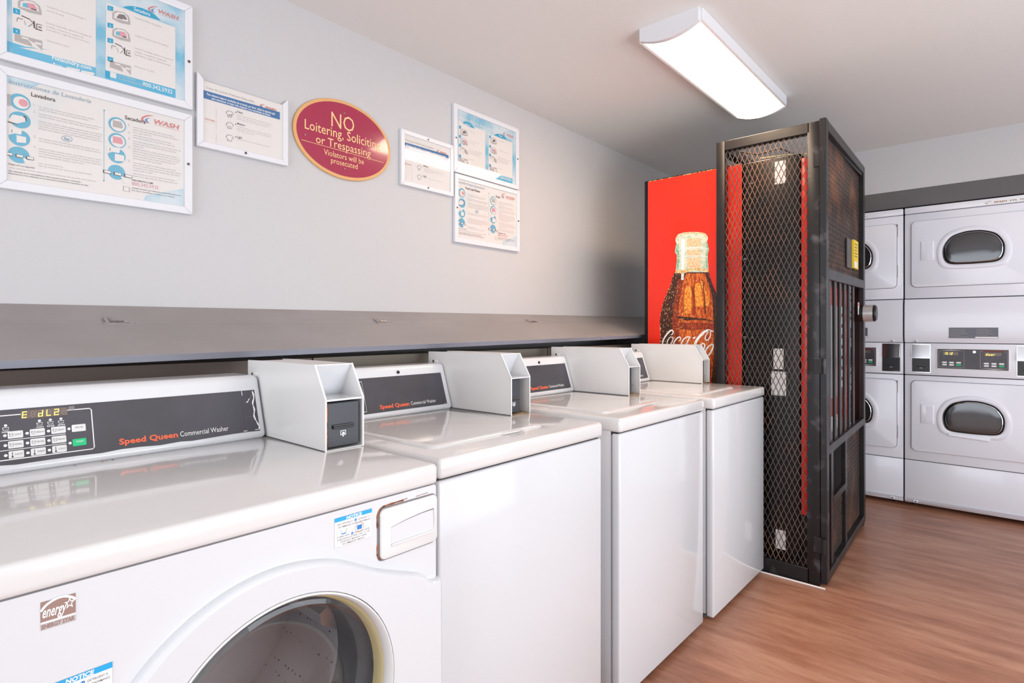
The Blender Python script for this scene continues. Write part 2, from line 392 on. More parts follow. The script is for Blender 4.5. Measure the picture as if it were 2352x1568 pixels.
# ------------------------------------------------------------------ ceiling light
lx0, lx1, ly0, ly1 = 2.118, 3.27, Y(1.150), Y(.897)
def ceiling_fixture(dx, label):
    t = thing('ceiling_light', (lx0 + dx, (ly0 + ly1) / 2, HC), label, 'ceiling light')
    O = t.location
    def arc(z0, sag, n=14):
        return [(ly1 + (ly0 - ly1) * i / n, z0 - sag * (1 - (2 * i / n - 1) ** 2)) for i in range(n + 1)]
    for xa, xb in ((lx0 + dx, lx0 + dx + .022), (lx1 + dx - .022, lx1 + dx)):
        b = B(); pr = [(ly0, HC), (ly1, HC)] + [(p[0], p[1]) for p in arc(HC - .052, .030)]
        b.prism(Fr((xa, 0, 0), (0, 1, 0), (0, 0, 1)), pr, 0, xb - xa, M_frame); b.build('end_cap', t, org=O)
    b = B(); b.box(lx0 + dx + .02, lx1 + dx - .02, ly0 - .004, ly0 + .012, HC - .050, HC, M_frame, .003); b.build('side_rail', t, org=O)
    b = B(); b.box(lx0 + dx + .02, lx1 + dx - .02, ly1 - .012, ly1 + .004, HC - .050, HC, M_frame, .003); b.build('side_rail', t, org=O)
    b = B(); A = arc(HC - .047, .026)
    A = [(ly1 + (p[0] - ly1) * .90 + .05 * (ly0 - ly1), p[1]) for p in A]
    b.rings([[Vector((x, p[0], p[1])) for p in A] + [Vector((x, p[0], p[1] + .006)) for p in A[::-1]] for x in (lx0 + dx + .02, lx1 + dx - .02)], M_diff)
    b.build('diffuser', t, smooth=True, org=O)
ceiling_fixture(0, 'long white wraparound ceiling light with glowing curved diffuser')


# ------------------------------------------------------------------ framed notices
FW = Fr((0, -.013, 0), (1, 0, 0), (0, 0, 1))
FW.N = Vector((0, -1, 0))
def P_(ox, oy, sc):
    def f(x, y): return FW.px(ox + x / sc, oy + y / sc)
    return f
class Art:
    """printed artwork: crop-pixel coordinates of a source sheet mapped onto a target sheet"""
    def __init__(s, b, src, dst, pf): s.b, s.src, s.dst, s.pf = b, src, dst, pf
    def m(s, p):
        a, c = s.pf(*p); x0, x1, z0, z1 = s.src; X0, X1, Z0, Z1 = s.dst
        return (X0 + (a - x0) / (x1 - x0) * (X1 - X0), Z0 + (c - z0) / (z1 - z0) * (Z1 - Z0))
    def poly(s, pts, m, n=.0006): s.b.q(FW, [s.m(p) for p in pts], n, m)
    def circ(s, c, ry, m, n=.0006, k=1.0):
        a = s.m(c); t = s.m((c[0], c[1] - ry)); s.b.disc(FW, a, (t[1] - a[1]) * k, n, m, 28)
    def text(s, txt, p0, p1, h, m, bold=0, shear=0, n=.0009, ref=None):
        a = s.m(p0); c = s.m(p1); t = s.m((p0[0], p0[1] - h)); z = (a[1] + c[1]) / 2
        s.b.text(FW, txt, a[0], z, c[0], t[1] - a[1], n, m, bold, shear, ref)
    def lines(s, x0, y0, x1, y1, pitch, widths, m, h=5, n=.0008, seed=1):
        # rows of very small print, word by word
        R = random.Random(seed); a = s.m((x0, y0)); c = s.m((x1, y1)); pz = s.m((x0, y0 + pitch))[1] - a[1]; hh = s.m((x0, y0 - h))[1] - a[1]
        for i, wf in enumerate(widths):
            z = a[1] + i * pz; x = a[0]; end = a[0] + (c[0] - a[0]) * wf
            while x < end:
                l = R.uniform(.006, .02) * (c[0] - a[0]) / .15; l = min(l, end - x)
                s.b.rect(FW, x, z, x + l, z + hh, n, m); x += l + .0022
            

def notice(rect, label, fw=.026, top=True, screws=()):
    x0, x1, z0, z1 = rect
    t = thing('framed_notice', ((x0 + x1) / 2, 0, z0), label, 'notice'); O = t.location
    b = B(); y0 = -.001
    def bar(pts): b.hexa([(p[0], y0, p[1]) for p in pts] + [(p[0], -.019, p[1]) for p in pts], M_frame, .0022, 2)
    i = fw
    bar([(x0, z0), (x1, z0), (x1 - i, z0 + i), (x0 + i, z0 + i)])
    if top: bar([(x0 + i, z1 - i), (x1 - i, z1 - i), (x1, z1), (x0, z1)])
    bar([(x0, z0), (x0 + i, z0 + i), (x0 + i, z1 - i), (x0, z1)]); bar([(x1 - i, z0 + i), (x1, z0), (x1, z1), (x1 - i, z1 - i)])
    b.build('frame', t, org=O)
    b = B(); b.box(x0 + i * .8, x1 - i * .8, -.0155, -.0145, z0 + i * .8, z1 - i * (.8 if top else 1), M_acr); b.build('glazing', t, org=O)
    for sx, sz in screws:
        b = B(); b.cyl((sx, -.0185, sz), (sx, -.0205, sz), .0048, M_screw, 14); b.cyl((sx, -.0204, sz), (sx, -.0212, sz), .0022, M_blk, 8); b.build('screw', t, org=O)
    return t
RA = (.222, .7116, 1.5745, 1.908); RB = (.222, .7125, 1.925, 2.272)
RF = (1.9013, 2.395, 1.9705, 2.3101); RG = (1.9078, 2.4018, 1.6242, 1.9651)
RC = (.7263, 1.0464, 1.8101, 2.0612); RE = (1.5783, 1.899, 1.8453, 2.097)

def paper(b, r, m, i=.018): b.box(r[0] + i, r[1] - i, -.0128, -.004, r[2] + i, r[3] - i, m)

cA = P_(0, 150, 4.48)
def white_poster(dst, es):
    b = B(); paper(b, dst, M_paper); A = Art(b, RA, dst, cA)
    A.poly([(30, 90), (420, 190), (300, 245), (30, 170)], M_sky, .0003) if es else None
    A.poly([(1500, 1340), (1885, 1270), (1885, 1465), (1480, 1385)], M_sky, .0003)
    A.text('Instrucciones de Lavandería' if es else 'Laundry Room Instructions', (95, 188), (935, 388), 43, M_pgrey, -.004, .1, ref='I')
    A.text('Lavadora' if es else 'Front Load Washer', (320, 318), (570 if es else 800, 374 if es else 430), 40, M_inkd, .012)
    A.text('Secadora' if es else 'Dryer', (1285, 556), (1497 if es else 1420, 600 if es else 588), 38, M_inkd, .012)
    for c, r in (((205, 378), 84), ((205, 562), 84), ((200, 745), 84), ((195, 922), 84), ((1207, 612), 76), ((1207, 775), 76), ((1203, 930), 76), ((1200, 1100), 75)):
        A.circ(c, r, M_circ)
    # little drawings on the discs
    A.circ((218, 385), 62, M_paperw, .0008); A.circ((240, 388), 38, M_pink, .001); A.poly([(65, 290), (110, 300), (110, 415), (65, 415)], M_inkl, .0008)
    A.poly([(130, 505), (260, 530), (262, 580), (170, 600), (75, 570)], M_paperw, .0008); A.poly([(80, 575), (180, 605), (180, 612), (80, 585)], M_inkd, .001)
    A.poly([(240, 520), (270, 530), (272, 578), (262, 576), (258, 540), (240, 535)], M_inkd, .001)
    for dx, dy in ((0, 0), (1010, 190)):
        A.poly([(85 + dx, 640 + dy), (230 + dx, 660 + dy), (215 + dx, 715 + dy), (150 + dx, 700 + dy), (85 + dx, 716 + dy)], M_paperw, .0008)
        A.poly([(170 + dx, 718 + dy), (268 + dx, 740 + dy), (268 + dx, 800 + dy), (170 + dx, 792 + dy)], M_paperw, .001)
        A.poly([(118 + dx, 660 + dy), (124 + dx, 660 + dy), (124 + dx, 690 + dy), (118 + dx, 690 + dy)], M_inkd, .001)
        for k in range(3):
            x = 50 + k * 108 + dx; y = 888 + k * 22 + dy - (0 if not dx else 5)
            A.poly([(x, y), (x + 82, y + 16), (x + 82, y + 48), (x, y + 32)], M_inkd, .001); A.poly([(x + 12, y + 6), (x + 78, y + 18), (x + 78, y + 42), (x + 12, y + 28)], M_paperw, .0012)
        A.poly([(225 + dx, 940 + dy), (262 + dx, 960 + dy), (345 + dx, 1010 + dy), (270 + dx, 1030 + dy)], M_paperw, .0008)
    for y in (612, 775):
        A.circ((1212, y + 4), 62, M_paperw, .0008); A.poly([(1160, y - 48), (1245, y - 30), (1262, y + 5), (1262, y + 40), (1160, y + 20)], M_inkl if y < 700 else M_pink, .001)
    A.poly([(1069, 462), (1073, 462), (1071, 1188), (1067, 1188)], M_circ)
    A.circ((1072, 462), 7, M_circ); A.circ((1068, 1188), 7, M_circ)
    for t_, x, y in (('1.', 345, 415), ('2.', 343, 486), ('3.', 348, 742), ('4.', 345, 850), ('1.', 1320, 625), ('2.', 1320, 702), ('3.', 1320, 764), ('4.', 1320, 850), ('5.', 1320, 992)):
        A.text(t_, (x, y), (x + 20, y + 4), 24, M_inkl)
    for x0, y0, x1, y1, wd in ((400, 430, 965, 540, (1, .9)), (398, 502, 1040, 640, (1, .95)), (396, 578, 1050, 720, (1, 1, .98, 1)), (400, 755, 1035, 875, (.98, 1)),
                               (396, 860, 1050, 990, (1, .98, 1, .7)), (395, 1010, 940, 1105, (.45, 1)), (1368, 640, 1830, 730, (.92, 1, .4)), (1368, 720, 1800, 800, (.9, 1)),
                               (1368, 782, 1860, 880, (1, .9, .2)), (1368, 860, 1850, 950, (.96, 1, .98, .9, .6)), (1368, 1005, 1860, 1110, (.9, 1, .98, .4)), (1368, 1115, 1830, 1200, (.96, 1)), (100, 1055, 990, 1190, (1,))):
        A.lines(x0, y0, x1, y1, 25, wd, M_line, 8, seed=int(x0 + y0))
    A.text('Reglas para su seguridad' if es else 'For your safety', (90, 1022), (355, 1062), 16, M_ink, .01)
    A.text('Nos solamente somos responsables por daños causados a máquinas o vestimentas' if es else 'We are not responsible for damage to machines or clothing of any kind', (90, 1092), (828, 1205), 15, M_ink, .01)
    A.text('Reportamos si las máquinas no se usan para tratamientos especiales de ropa' if es else 'Please report machines that do not work or need service at this place', (90, 1118), (908, 1240), 15, M_ink, .01)
    A.text('he', (655, 770), (715, 776), 36, M_pgrey, .02, .3); 
    R0 = [A.m((688 + 54 * math.cos(a), 756 + 30 * math.sin(a) + 6 * math.cos(a))) for a in [i * math.pi / 12 for i in range(25)]]
    b.stroke(FW, R0, [.0012] * 25, .0008, M_pgrey)
    A.text('PARA SERVICIO LLAME' if es else 'FOR SERVICE CALL', (1357, 1186), (1575, 1222), 15, M_inkd, .015)
    A.text('800.342.5932', (1357, 1234), (1632, 1276), 36, M_pink, .0)
    A.text('Solicite servicio por internet a www.fixlaundry.com' if es else 'Request service online at www.fixlaundry.com', (1357, 1268), (1862, 1345), 14, M_ink, .01)
    A.text('Por favor identifique el número de etiqueta' if es else 'Please have the tag number ready', (1357, 1292), (1800, 1362), 14, M_ink)
    A.poly([(1265, 1240), (1335, 1255), (1335, 1305), (1265, 1292)], M_inkl); A.poly([(1275, 1248), (1325, 1258), (1325, 1298), (1275, 1288)], M_paperw, .0008)
    logo(A, 1450, 495, 395, M_logo)
    return b
def logo(A, x, y, W_, m, sl=.26):
    # two swooshes and the word, in crop pixels
    def p(a, c): return (x + a * W_, y + c * W_ + a * W_ * sl)
    out = [(.34, -.03), (.2, -.01), (.06, .06), (0, .14), (.06, .2), (.17, .22)]; inn = [(.12, .19), (.06, .14), (.1, .08), (.2, .02)]
    L = catmull(out, 4) + catmull(inn, 4); b = A.b
    for i in range(1): A.poly([p(*q) for q in L], m)
    L = [(.26, .05), (.17, .08), (.1, .14), (.15, .19), (.22, .21), (.15, .14), (.18, .09)]
    A.poly([p(*q) for q in L], M_dblue, .0008)
    A.text('WASH', p(.34, .17), p(1.0, .17), W_ * .12, m, .02, .2)
    A.poly([p(.34, .195), p(1, .195), p(1, .201), p(.34, .201)], m)

cB = P_(0, 0, 5.227)
def blue_poster(dst, es):
    b = B(); paper(b, dst, M_sky); A = Art(b, RB, dst, cB)
    if dst is RB: top = -330
    A.poly([(135, -430), (1150, -40), (1150, 830), (150, 575)], M_paperw, .0004)
    A.poly([(1275, 32), (2105, 330), (2105, 1090), (1265, 850)], M_paperw, .0004)
    A.poly([(28, 470), (300, 560), (620, 600), (130, 560), (130, 640), (28, 620)], M_pblue, .0006)
    A.poly([(135, 545), (1150, 812), (1148, 920), (150, 640)], M_pblue, .0008)
    A.poly([(1265, 843), (2105, 1072), (2105, 1188), (1265, 962)], M_pblue, .0008)
    A.poly([(1265, 843), (1320, 858), (1320, 945), (1265, 930)], M_pblued, .0009); A.poly([(1322, 862), (1395, 882), (1395, 945), (1322, 925)], M_paperw, .001)
    A.text('Fixlaundry.com', (625, 712), (1098, 840), 50, M_white, .02)
    A.text('800.342.5932', (1715, 1035), (2068, 1122), 48, M_white, .01)
    A.poly([(800, 800), (958, 835), (958, 858), (800, 825)], M_paperw, .0011); A.poly([(975, 845), (1130, 875), (1130, 905), (975, 878)], M_paperw, .0011)
    A.circ((650, 765), 10, M_white, .0011); A.poly([(675, 775), (748, 792), (748, 796), (675, 779)], M_white, .0011)
    arc = catmull([(1468, 85), (1560, 72), (1680, 92), (1780, 130), (1860, 180), (1930, 250)], 4)
    A.poly(arc + [(1700, 180)], M_pblued, .0008); A.text('Secadora' if es else 'Dryer', (1608 if es else 1650, 128 if es else 140), (1802 if es else 1750, 192 if es else 170), 42, M_white, .012)
    A.poly(catmull([(290, -350), (400, -360), (560, -310), (700, -215), (770, -150)], 4) + [(540, -230)], M_pblued, .0008); A.text('Lavadora' if es else 'Washer', (400, -290), (600, -220), 42, M_white, .012)
    A.text('Instrucciones de Lavandería' if es else 'Laundry Room Instructions', (150, -455), (1500, 10), 62, M_white, 0, 0)
    for i, y in enumerate((-310, -105, 92, 330)):
        A.poly([(157, y), (240, y + 24), (240, y + 88), (157, y + 66)], M_pblued, .001); A.text('%d.' % (i + 1), (188, y + 56), (215, y + 64), 26, M_white, .01, n=.0013)
        pic(A, 175, y + 62, 330, 130, i)
    for i, y in enumerate((65, 270, 452, 676)):
        A.poly([(1290, y), (1358, y + 18), (1358, y + 72), (1290, y + 56)], M_pblued, .001); A.text('%d.' % (i + 1), (1314, y + 48), (1336, y + 54), 22, M_white, .01, n=.0013)
        pic(A, 1318, y + 40, 250, 120, i)
    tx = (('Cargue la ropa sin sobrecargar y', 'cierre la tapa'), ('Inserte monedas, deslice la tarjeta de', 'crédito o inserte la tarjeta de', 'lavandería y siga las instrucciones.'), ('Seleccione el ciclo.',), ('Limpie el filtro de pelusa.',), ('Cargue la ropa y cierre la puerta.',)) if es else \
         (('Load clothes loosely and', 'close the lid'), ('Insert coins, swipe your credit or', 'debit card, or insert laundry', 'card and follow the display.'), ('Select cycle.',), ('Clean lint filter.',), ('Load clothes and close the door.',))
    def para(ls, x, y, full, mx):
        for i, l in enumerate(ls):
            wl = full * len(l) / mx; A.text(l, (x, y + i * 38), (x + wl, y + i * 38 + wl * .262), 20, M_line, .006)
    para(('Añada detergente.' if es else 'Add detergent.',), 560, -110, 250, 17)
    para(tx[0], 558, 100, 480, 32); para(tx[1], 555, 296, 545, 38); para(tx[2], 560, 497, 270, 20)
    para(tx[3], 1620, 235, 320, 27); para(tx[4], 1618, 445, 400, 34); para(tx[1], 1616, 598, 460, 38); para(tx[2], 1616, 808, 240, 20)
    para(('Para Servicio Llame', 'Por favor identifique el número') if es else ('For Service Call', 'Please have the machine number'), 1425, 915, 280, 26)
    logo(A, 1775, 55, 370, M_logo, .33)
    return b
def pic(A, x, y, W_, H_, k):
    """small step drawings: drum, clothes, card reader, cycle button"""
    sl = .26
    def p(a, c): return (x + a * W_, y + c * H_ + a * W_ * sl)
    if k == 0 or k == 1:
        L = [(.12, .95), (.12, .35), (.3, .05), (.7, .0), (.92, .3), (.98, .8), (.98, 1.1)]
        A.poly([p(*q) for q in L] + [p(.5, 1.15)], M_inkl, .001); A.poly([p(.2, .85), p(.22, .35), p(.4, .12), p(.7, .1), p(.85, .4), p(.88, .85)], M_paperw, .0012)
        A.poly([p(.3, .75), p(.45, .3), p(.7, .25), p(.82, .6), p(.75, .8)], M_ink if k == 0 else M_pink, .0014)
        if k == 1: A.poly([p(.28, .75), p(.3, .4), p(.45, .35), p(.5, .75)], M_circ, .0015)
        A.poly([p(.6, .7), p(.8, .72), p(.8, .82), p(.6, .8)], M_inkd if k else M_paperw, .0016)
    if k == 2:
        for a, c, d, e, wd in ((.25, .1, .55, .25, .05), (.55, .25, .7, .6, .03), (.7, .3, .72, .95, .06), (.8, .5, 1, .5, .03), (.8, .5, .8, 1, .03), (.1, .4, .3, .42, .03), (.1, .4, .08, .75, .02), (.5, .95, .65, .6, .02), (.75, .98, 1, 1, .05), (.35, .5, .4, .9, .015)):
            A.b.stroke(FW, [A.m(p(a, c)), A.m(p(d, e))], [wd * .05, wd * .05], .0012, M_inkd)
        A.poly([p(.86, .68), p(.98, .68), p(.98, .8), p(.86, .8)], M_ink, .0012)
    if k == 3:
        A.poly([p(0, .1), p(1, .1), p(1, 1), p(.8, .9), p(.5, .85), p(0, .75)], M_inkl, .001)
        A.poly([p(.25, .2), p(.5, .2), p(.5, .35), p(.25, .35)], M_paperw, .0012); A.poly([p(.74, .35), p(.97, .35), p(.97, .55), p(.74, .55)], M_paperw, .0012)
        A.poly([p(.45, .3), p(.72, .5), p(1, 1.0), p(.65, .9), p(.6, .6)], M_paperw, .0013)

cC = P_(430, 150, 4.9)
def cycle_sheet(dst, es):
    b = B(); x0, x1, z0, z1 = dst
    b.box(x0 + .016, x1 - .016, -.0128, -.004, z0 + .016, z1 - (.018 if dst is RE else .024), M_paperw); A = Art(b, RC, dst, cC)
    A.poly([(162, 272), (1042, 528), (1042, 612), (162, 362)], M_band)
    A.text('Ciclo de Lavado Premium Disponible' if es else 'Premium Wash Cycle Available', (215, 262), (755, 420), 26, M_inkl, -.003)
    A.text('Para obtener mejores resultados de tu lavado, por favor, utilice la siguiente guía' if es else 'For best results, please use this guide to select the wash cycle', (220, 336), (988, 556), 26, M_white, .02)
    A.text('para seleccionar el mejor ciclo adaptado a tus necesidades de lavado.' if es else 'that is best for the needs of your laundry load', (275, 384), (938, 572), 24, M_white, .02)
    for k, (y, tt) in enumerate(((548, 'Heavy'), (678, 'Medium'), (818, 'Light'))):
        sh = [(-35, -28), (-15, -40), (0, -32), (15, -34), (40, -12), (44, 10), (25, 8), (25, 40), (-25, 30), (-25, -2), (-42, -8)]
        A.poly([(476 + a, y + c) for a, c in sh], M_ink, .0006); A.poly([(476 + a * .86, y + c * .86) for a, c in sh], M_paperw, .0008)
        for j in range((5, 3, 1)[k]): A.circ((465 + 9 * j, y + (8 if j % 2 else 18)), 5 - k, M_inkd, .001)
        A.circ((546, y - 20 + k * 4), 6, M_inkd); A.text(tt, (562, y - 18 + k * 6), (562 + (62, 86, 55)[k], y + 2 + k * 6), 24, M_ink, .01)
        A.lines(560, y + 12, 950, y + 112, 22, ((1, .97, .9), (1, .98, .5), (.95,))[k], M_line, 5, seed=k)
        A.poly([(325, y - 60), (327, y - 60), (327, y + 55), (325, y + 55)], M_inkl)
    A.text('Best Results' if not es else 'Ciclo de Lavado', (198, 606), (310, 640), 22, M_logoo, -.004)
    A.lines(200, 628, 312, 660, 20, (1,), M_peach, 4)
    logo(A, 815, 428, 186, M_logoo, .3)
    return b
for r, lab, art, sc, tp in ((RA, 'white framed Spanish laundry instruction poster with blue discs, lower one at far left', white_poster(RA, True), ((.6985, 1.741),), True),
                        (RB, 'white framed blue sky Spanish laundry poster, upper one at far left', blue_poster(RB, True), ((.7005, 2.083),), True),
                        (RG, 'white framed English laundry instruction poster with blue discs, lower right of the group', white_poster(RG, False), ((1.921, 1.795), (2.388, 1.795)), True),
                        (RF, 'white framed blue sky English laundry poster, upper right of the group', blue_poster(RF, False), ((1.914, 2.14), (2.382, 2.14)), True),
                        (RC, 'white framed wash cycle sheet with blue banner and open top, left of the oval sign', cycle_sheet(RC, True), ((.887, 1.822),), False),
                        (RE, 'small white framed wash cycle sheet, right of the oval sign', cycle_sheet(RE, False), ((1.735, 1.857), (1.735, 2.085)), True)):
    t = notice(r, lab, .024 if r not in (RC, RE) else .02, tp, sc); art.build('print', t, org=t.location)

# oval sign
t = thing('oval_sign', (1.2975, 0, 1.811), 'maroon oval no loitering sign with gold border and cream lettering', 'sign'); O = t.location
FO = Fr((1.2975, -.002, 1.9725), (1, 0, 0), (0, 0, 1)); FO.N = Vector((0, -1, 0))
def ell(a, c, h, n=96): return [FO(a * math.cos(2 * math.pi * i / n), c * math.sin(2 * math.pi * i / n), h) for i in range(n)]
b = B(); b.rings([ell(.2275, .1615, 0), ell(.2275, .1615, .006), ell(.226, .160, .008), ell(.215, .149, .008)], M_gold, True, True); b.build('border', t, True, org=O)
b = B(); b.rings([ell(.2145, .1485, .0075), ell(.2145, .1485, .0086)], M_maroon, False, True); b.build('board', t, org=O)
FW2 = Fr((0, -.011, 0), (1, 0, 0), (0, 0, 1)); FW2.N = Vector((0, -1, 0))
b = B()
def ot(txt, p0, p1, h, bold=0):
    f = lambda x, y: FW2.px(430 + x / 4.9, 150 + y / 4.9)
    a = f(*p0); c = f(*p1); q = f(p0[0], p0[1] - h); b.text(FW2, txt, a[0], (a[1] + c[1]) / 2, c[0], q[1] - a[1], .0003, M_cream2, bold)
ot('NO', (1622, 685), (1880, 760), 165, -.004); ot('Loitering, Soliciting', (1322, 716), (2168, 945), 108, 0.002); ot('or Trespassing', (1448, 868), (2065, 1036), 92, .002)
ot('Violators will be', (1538, 1000), (1988, 1118), 64); ot('prosecuted', (1618, 1098), (1918, 1168), 62)
pa = FW2.px(430 + 1283 / 4.9, 150 + 835 / 4.9); pb = FW2.px(430 + 2208 / 4.9, 150 + 1095 / 4.9); b.stroke(FW2, [pa, pb], [.0018, .0018], .0003, M_cream2)
b.build('lettering', t, org=O)
for p in ((1768, 540), (1325, 783), (1772, 1165)):
    a = FW2.px(430 + p[0] / 4.9, 150 + p[1] / 4.9); b = B(); b.cyl((a[0], -.0105, a[1]), (a[0], -.0135, a[1]), .0038 if p[0] > 1400 else .002, M_chrome, 12, r1=.003); b.build('screw', t, org=O)

# ------------------------------------------------------------------ washers
UPF = lambda z: Fr((0, 0, z), (1, 0, 0), (0, 1, 0))
SEG = {'E': 'afged', 'd': 'bcdeg', 'L': 'def', '2': 'abged', '8': 'abcdefg', 'o': 'cdeg', 'r': 'eg', 'I': 'ef', 'S': 'afgcd', '1': 'bc', '5': 'afgcd', 'u': 'cde'}
def seg7(b, F, s, t, w_, h_, ch, m, n, sl=.1):
    T = h_ * .12
    R = dict(a=(0, h_ - T, w_, h_), g=(0, h_ / 2 - T / 2, w_, h_ / 2 + T / 2), d=(0, 0, w_, T), f=(0, h_ / 2, T, h_), e=(0, 0, T, h_ / 2), b=(w_ - T, h_ / 2, w_, h_), c=(w_ - T, 0, w_, h_ / 2))
    for k in SEG[ch]:
        a, c, d, e = R[k]; b.q(F, [(s + x + y * sl, t + y) for x, y in ((a, c), (d, c), (d, e), (a, e))], n, m)

def coin_box(root, O, x0, x1, y0, z0, zk, zt, style, l1=.33, l2=.41):
    """white sheet metal meter case: bevelled open nose, card reader below"""
    b = B(); F = Fr((x0, y0, z0), (0, 1, 0), (0, 0, 1)); T = .0025
    pr = [(0, 0), (0, zk), (.045, zt), (l1, zt), (l2, zt - .001), (l2, 0)]
    b.prism(F, pr, 0, T, M_coin); F2 = Fr((x1 - T, y0, z0), (0, 1, 0), (0, 0, 1)); b.prism(F2, pr, 0, T, M_coin)
    b.box(x0 + T, x1 - T, y0 + .045, y0 + l1, z0 + zt - T, z0 + zt, M_coin); b.box(x0 + T, x1 - T, y0, y0 + l1, z0 + .0004, z0 + T, M_dust if style else M_coin)
    b.box(x0 + T, x1 - T, y0 + .001, y0 + .10, z0 + zk - .004, z0 + zk, M_enam)
    b.hexa([(x0 + T, y0 + .092, z0 + zk), (x1 - T, y0 + .092, z0 + zk), (x1 - T, y0 + .095, z0 + zk), (x0 + T, y0 + .095, z0 + zk),
            (x0 + T, y0 + .047, z0 + zt - T), (x1 - T, y0 + .047, z0 + zt - T), (x1 - T, y0 + .051, z0 + zt - T), (x0 + T, y0 + .051, z0 + zt - T)], M_enam)
    b.box(x0 + T, x1 - T, y0 + .14, y0 + .145, z0, z0 + zk, M_cardr)
    b.box(x0 - .0006, x0 + T, y0 + .002, y0 + l2, z0 - .0005, z0 + .0016, M_gap)
    # rolled lips round the nose
    for xx in (x0 - .0008, x1 - T - .0008):
        b.tube([(xx + T / 2, y0, z0), (xx + T / 2, y0, z0 + zk), (xx + T / 2, y0 + .045, z0 + zt)], .0022, M_white, 8)
    for xa in (x0 - .001,): 
        b.cyl((xa, y0 + l2 - .03, z0 + zt - .036), (xa - .002, y0 + l2 - .03, z0 + zt - .036), .005, M_screw, 10); b.box(xa - .001, xa + .001, y0 + l2 - .05, y0 + l2 - .016, z0 + zt - .041, z0 + zt - .031, M_white)
    o = b.build('coin_box', root, True, org=O)
    b = B()
    FR = Fr((x0, y0, z0), (1, 0, 0), (0, 0, 1))
    if style == 0:
        a0, a1 = .006, x1 - x0 - .010; b.slab(FR, a0, a1, .007, zk - .008, -.06, -.004, M_cardr, .002, 1)
        w_ = a1 - a0; b.slab(FR, a0 + .15 * w_, a0 + .8 * w_, .047, .053, -.005, .003, M_blk, .001, 1); b.slab(FR, a0 + .15 * w_, a0 + .8 * w_, .0525, .056, -.005, .002, M_cardr, .001, 1)
        card_icon(b, FR, a0 + .40 * w_, .031, .014)
        b.rect(FR, a0 - .001, .004, a0 + .001, zk - .01, -.003, M_rust)
    elif style == 1:
        b.slab(FR, .004, .052, .007, zk - .006, -.07, -.006, M_cardr, .002, 1); b.slab(FR, .004, .044, .049, .054, -.006, -.001, M_blk, .001, 1); card_icon(b, FR, .010, .031, .015)
        for k, z in enumerate((.02, .033, .037)):
            b.tube([FR(.052 + .004 * i, z + .006 * math.sin(i * 1.3 + k), -.03 - .002 * i) for i in range(11)], .0008, M_dust if k else M_rust, 5)
    elif style == 2:
        b.slab(FR, .004, .034, .007, zk - .006, -.07, -.006, M_cardr, .002, 1); b.tube([FR(.034 + .007 * i, .036 + .002 * math.sin(i * 2), -.03) for i in range(9)], .0007, M_blk, 5)
        b.tube([FR(.05, .012 + .01 * i, -.04 - .001 * i) for i in range(8)], .0006, M_dust, 5)
    else:
        b.slab(FR, .004, .050, .007, zk - .006, -.07, -.012, M_brownin, .001, 1); b.box(x0 + .01, x0 + .022, y0 + .008, y0 + .013, z0 + .045, z0 + .055, M_blk)
        b.tube([FR(.05 + .006 * i, .034, -.02) for i in range(7)], .0008, M_inkd, 5)
    b.build('card_reader', o, org=O)
    return o
def card_icon(b, F, s, t, h):
    b.rect(F, s, t, s + h, t + h * .75, .0004 - .004, M_white); b.rect(F, s + h * .12, t + h * .1, s + h * .88, t + h * .65, .0008 - .004, M_cardr)
    b.q(F, [(s + h * .2, t + h * .15), (s + h * .8, t + h * .15), (s + h * .65, t + h * .5), (s + h * .35, t + h * .5)], .0012 - .004, M_white)
    b.q(F, [(s + h * .3, t - h * .05), (s + h * .7, t - h * .05), (s + h * .5, t - h * .3)], .0004 - .004, M_white)

def console_body(root, O, x0, x1, yb, z0, dy, dz, yr, label=None):
    b = B(); b.hexa([(x0, yb, z0), (x1, yb, z0), (x1, yr, z0), (x0, yr, z0), (x0, yb + dy, z0 + dz), (x1, yb + dy, z0 + dz), (x1, yr, z0 + dz), (x0, yr, z0 + dz)], M_enam, .014, 4)
    return b.build('console', root, True, org=O)

